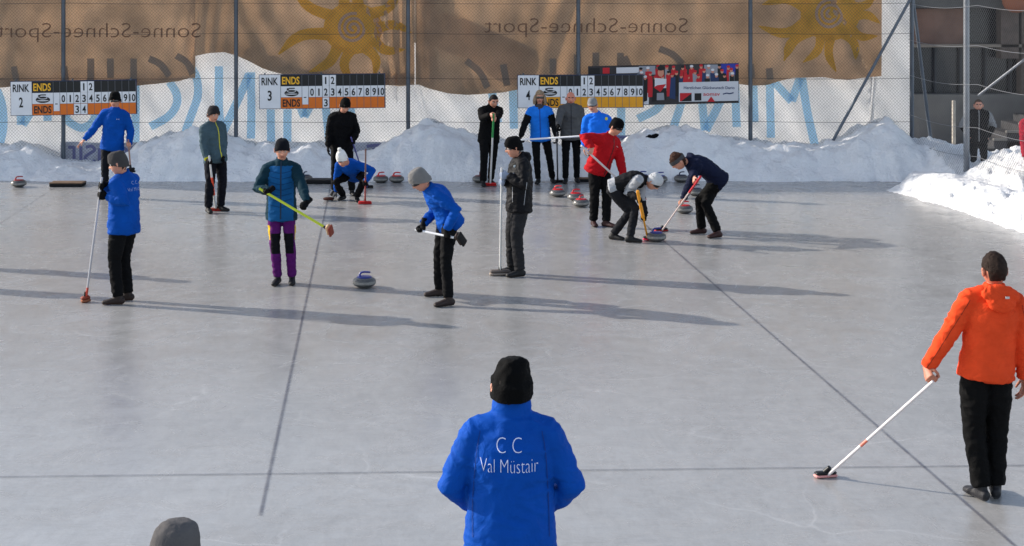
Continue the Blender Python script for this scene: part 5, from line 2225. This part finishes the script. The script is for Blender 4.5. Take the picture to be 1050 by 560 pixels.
# 16 man in orange
b16 = broom(P(957, 391, 11.18), G(846.5, 489.5), [(0, .34, (222, 214, 212), 'white_shaft_low', .0125), (.34, .40, (216, 120, 100), 'coral_mark', .0128), (.40, 1, (222, 220, 214), 'white_shaft_low', .0125)],
            dict(len=.165, wid=.06, hgt=.042, ang=12, mats=[m_bh, mat('pale_red_pad', (214, 150, 146), .8)]), 'long white broom held out to the left by the player in orange')


def j16(p, arm, at, tt, ai, I):
    return 0


p16 = person('person in bright orange hooded jacket seen from behind, right foreground of the ice', 1.0, 184, (1019.5, 277.5, -.0), 190, 2, 0,
             (1019, 297.5, .0), (1011.5, 384, 0), ((1006, 512.5), (1021, 510)), (200, 165),
             hands=(('grip', b16, .955, 0), ('at', (1050, 388, .03), (.05, .2, -1), (-1, 0, 0), (20, 25, 18))), epole=((-.3, -.6, -.3), (1, -.5, -.3)),
             jacket=dict(mats=[cloth('orange_fleece', (218, 72, 36), .9, 0, .020, 7, .14)]), trousers=BLK('black_loose_trousers', (11, 11, 12)), boots=(34, 34, 38), sole=(60, 60, 64), vox=.009,
             hair=dict(rgb=(42, 32, 27), bf=.075, bb=-.058, th=.010, nz=.007), skin_rgb=(176, 112, 88), seed=16, loose=1.06, wide=1.0, hem=.08, tl=1.2, wr=.0075, hood=False)
hb = p16['ctr'](.985) - p16['F'] * .128
mb = MB().ball(hb + V((0, 0, .0)), (.140, .060, .072), 24, 0, (p16['L'], p16['F'], V((0, 0, 1))))
mb.ball(hb + V((0, 0, -.055)) - p16['F'] * .02, (.105, .05, .07), 20, 0, (p16['L'], p16['F'], V((0, 0, 1))))
p16['pt'](wrinkle(remesh(mb, .008, 3), .006, (16, 16, 24), 4), 'hood', cloth('orange_fleece', (226, 72, 32)))
q = p16['on'](-.0, .93, True, 0)
mb = MB().box(hb - p16['F'] * .078 + V((.02, 0, -.005)), (.03, .004, .018), None, 0, .002)
p16['pt'](mb, 'logo_tag', mat('tag_grey', (200, 190, 186), .6))


def arm_line(pr, ai, sd, dirv, name, m, w_=.004):
    """seam drawn along a sleeve"""
    a, e, w = pr['arms'][ai]
    vs, fs = [], []
    n = 26
    for i in range(n + 1):
        t = i / n
        c = a.lerp(e, t * 2) if t < .5 else e.lerp(w, t * 2 - 1)
        ax = (e - a) if t < .5 else (w - e)
        sdv = ax.cross(dirv).normalized()
        for k in (-1, 1):
            o = c + sdv * (sd + k * w_ / 2) + dirv * .4
            h = pr['bvh'].ray_cast(o, -dirv, .6)
            q = h[0] if h[0] is not None else c + dirv * .05
            vs.append(q + dirv * .0025)
    fs = [(2 * i, 2 * i + 1, 2 * i + 3, 2 * i + 2) for i in range(n)]
    pr['pt'](MB().add(vs, fs), name, m, False, par=pr['jo'])


arm_line(p16, 0, .02, V((0, -1, 0)), 'seam', mat('dark_orange_seam', (120, 34, 16), .8))
arm_line(p16, 1, -.02, V((0, -1, 0)), 'seam', mat('dark_orange_seam', (120, 34, 16), .8))

# 17 man in club jacket, front
p17 = person('person in royal blue club jacket with large white back lettering and tall black beanie', 1.04, 180, (524.5, 398, .0), 182, 6, 0,
             (524.5, 428, -.02), (523.5, 548, .0), ((505, 742), (543, 742)), (185, 175),
             hands=(('at', (489, 518, .17), (.6, .6, -.25), (0, 0, -1), REL), ('at', (560, 518, .17), (-.6, .6, -.25), (0, 0, -1), REL)), epole=((-1, -.6, -.5), (1, -.6, -.5)),
             jacket=dict(mats=[cloth('royal_blue_softshell', (2, 70, 160), .75, 0, .022, 6, .08)]), trousers=BLK(),
             hat=dict(kind='beanie', rgb=(8, 8, 9), top=.138, sq=.44, th=.009, fold=.009, fh=.07, bb=-.056, bf=.03, nz=.009, lean=(-.012, .0), rib=.004),
             hair=dict(rgb=(30, 26, 26), bf=.0, bb=-.09, th=.003, top=.1), seed=17, vox=.009, loose=1.08, wide=1.07, wr=.006, shw=.158, high_collar=.04, slv=.95)


def back_text(pr, s, cxpx, basepx, wpx, cappx, Yp, rgb, off):
    vs, fs = refine(*text_geo(s, off, 4))
    x0, x1 = min(v[0] for v in vs), max(v[0] for v in vs)
    k = wpx / (x1 - x0)
    cx = (x0 + x1) / 2
    out = []
    for x, y in vs:
        p = P(cxpx + (x - cx) * k, basepx - y * cappx / .73, Yp)
        d = V((0, 1, 0))
        h = pr['bvh'].ray_cast(p - d * 1.0, d, 3)
        q = h[0] if h[0] is not None else p
        out.append(q - d * .005)
    pr['pt'](MB().add(out, fs), 'lettering', mat('print_%d_%d_%d' % rgb, rgb, .6), False, par=pr['jo'])


back_text(p17, 'C C', 522, 465, 26, 16.5, 7.65, (206, 214, 240), -.022)
back_text(p17, 'Val Müstair', 522, 485.5, 60, 15.5, 7.65, (206, 214, 240), -.020)
# back seams


def cast_back(pr, x, z):
    d = V((0, 1, 0))
    h = pr['bvh'].ray_cast(V((x, 5, z)), d, 6)
    return (h[0] if h[0] is not None else V((x, 7.7, z))) - d * .005


for pts in ([(484, 556), (484, 520), (488, 470), (492, 446)], [(564, 556), (563, 520), (560, 470), (556, 446)]):
    cv = smooth_curve(pts, 6)
    vs = []
    for q_ in cv:
        for k in (-.35, .35):
            pw = P(q_.x + k, q_.y, 7.65)
            vs.append(cast_back(p17, pw.x, pw.z))
    mb = MB().add(vs, [(2 * i, 2 * i + 1, 2 * i + 3, 2 * i + 2) for i in range(len(cv) - 1)])
    p17['pt'](mb, 'seam', mat('seam_blue', (3, 48, 120), .8), False, par=p17['jo'])

# 18 spectator whose hat shows at the lower edge
p18 = person('spectator in dark grey beanie, only the top of the head in view', .97, 182, (177, 579, 0), 160, 4, 0,
             (177, 598, 0), (177, 745, 0), ((160, 1015), (195, 1015)), (185, 175),
             hands=(('at', (132, 790, .1), (0, .3, -1), (1, 0, 0), REL), ('at', (222, 790, .1), (0, .3, -1), (-1, 0, 0), REL)), epole=((-1, -.3, -.4), (1, -.3, -.4)),
             jacket=dict(mats=[cloth('dark_coat', (40, 42, 46))]), trousers=BLK(), hat=dict(kind='beanie', rgb=(84, 82, 82), top=.152, sq=.52, th=.014, fold=0, nz=.006, rib=.003, lean=(.0, .015)),
             seed=18, group='people watching from the edge')

# 19 man behind the side fence, 20 someone in red at the right edge
p19 = person('person in black jacket with grey sleeves standing behind the side fence by the building', .93, -10, (1003.3, 108.3, 0), -12, 5, 0,
             (1003.2, 116, 0), (1003, 146, 0), ((1008, 187), (998, 187)), (5, -15),
             hands=(('at', (1012.5, 140, 0), (0, -.3, -1), (-1, 0, 0), REL), ('at', (994, 139.5, 0), (0, -.3, -1), (1, 0, 0), REL)), epole=((1, .3, -.4), (-1, .3, -.4)),
             jacket=dict(mats=[cloth('black_jacket', (11, 11, 13)), cloth('grey_stripes', (130, 132, 134))], fn=lambda p, arm, at, tt, ai, I: 1 if (arm and (p - I['arms'][ai][0]).cross((I['arms'][ai][2] - I['arms'][ai][0]).normalized()).dot(V((0, 0, 1))) > 2 or (arm and at < .55 and (p.x - I['arms'][ai][0].x) * (1 if ai == 0 else -1) > .02)) else 0, zip=(150, 150, 150)),
             trousers=BLK(), hair=dict(rgb=(70, 52, 40), bf=.08, bb=-.04, th=.003), seed=19, group='people watching from the edge', loose=1.05)
p20 = person('person in crimson jacket cut off by the right picture edge behind the side fence', .98, -30, (1060, 126, 0), -30, 5, 0,
             (1060, 135, 0), (1060, 162, 0), ((1065, 208), (1055, 208)), (5, -15),
             hands=(('at', (1070, 163, 0), (0, -.3, -1), (-1, 0, 0), REL), ('at', (1051, 163, 0), (0, -.3, -1), (1, 0, 0), REL)), epole=((1, .3, -.4), (-1, .3, -.4)),
             jacket=dict(mats=[cloth('crimson_jacket', (160, 34, 52))]), trousers=BLK(), hair=dict(rgb=(50, 38, 30)), seed=20, group='people watching from the edge')
# two curlers just outside the left edge; their long shadows fall across the ice
for (fx, fy, lab, c) in ((-96, 270, 'person in dark green jacket standing on the ice just outside the left edge', (30, 60, 50)),
                         (-170, 287, 'person in brown jacket standing on the ice just outside the left edge', (80, 60, 46))):
    k = (fy + 15) / 3.7
    hx = lambda z: fy - k * z
    person(lab, 1.0, 20, (fx, hx(1.64), 0), 20, 5, 0, (fx, hx(1.49), 0), (fx, hx(.95), 0), ((fx + .1 * k, fy), (fx - .1 * k, fy)), (20, 10),
           hands=(('at', (fx + .27 * k, hx(.86), 0), (0, -.2, -1), (-1, 0, 0), REL), ('at', (fx - .27 * k, hx(.86), 0), (0, -.2, -1), (1, 0, 0), REL)),
           epole=((1, .4, -.4), (-1, .4, -.4)), jacket=dict(mats=[cloth('jacket_%d' % c[0], c)]), trousers=BLK(), hat=dict(kind='beanie', rgb=(30, 30, 34)), seed=21, vox=.02)
bpy.context.view_layer.update()
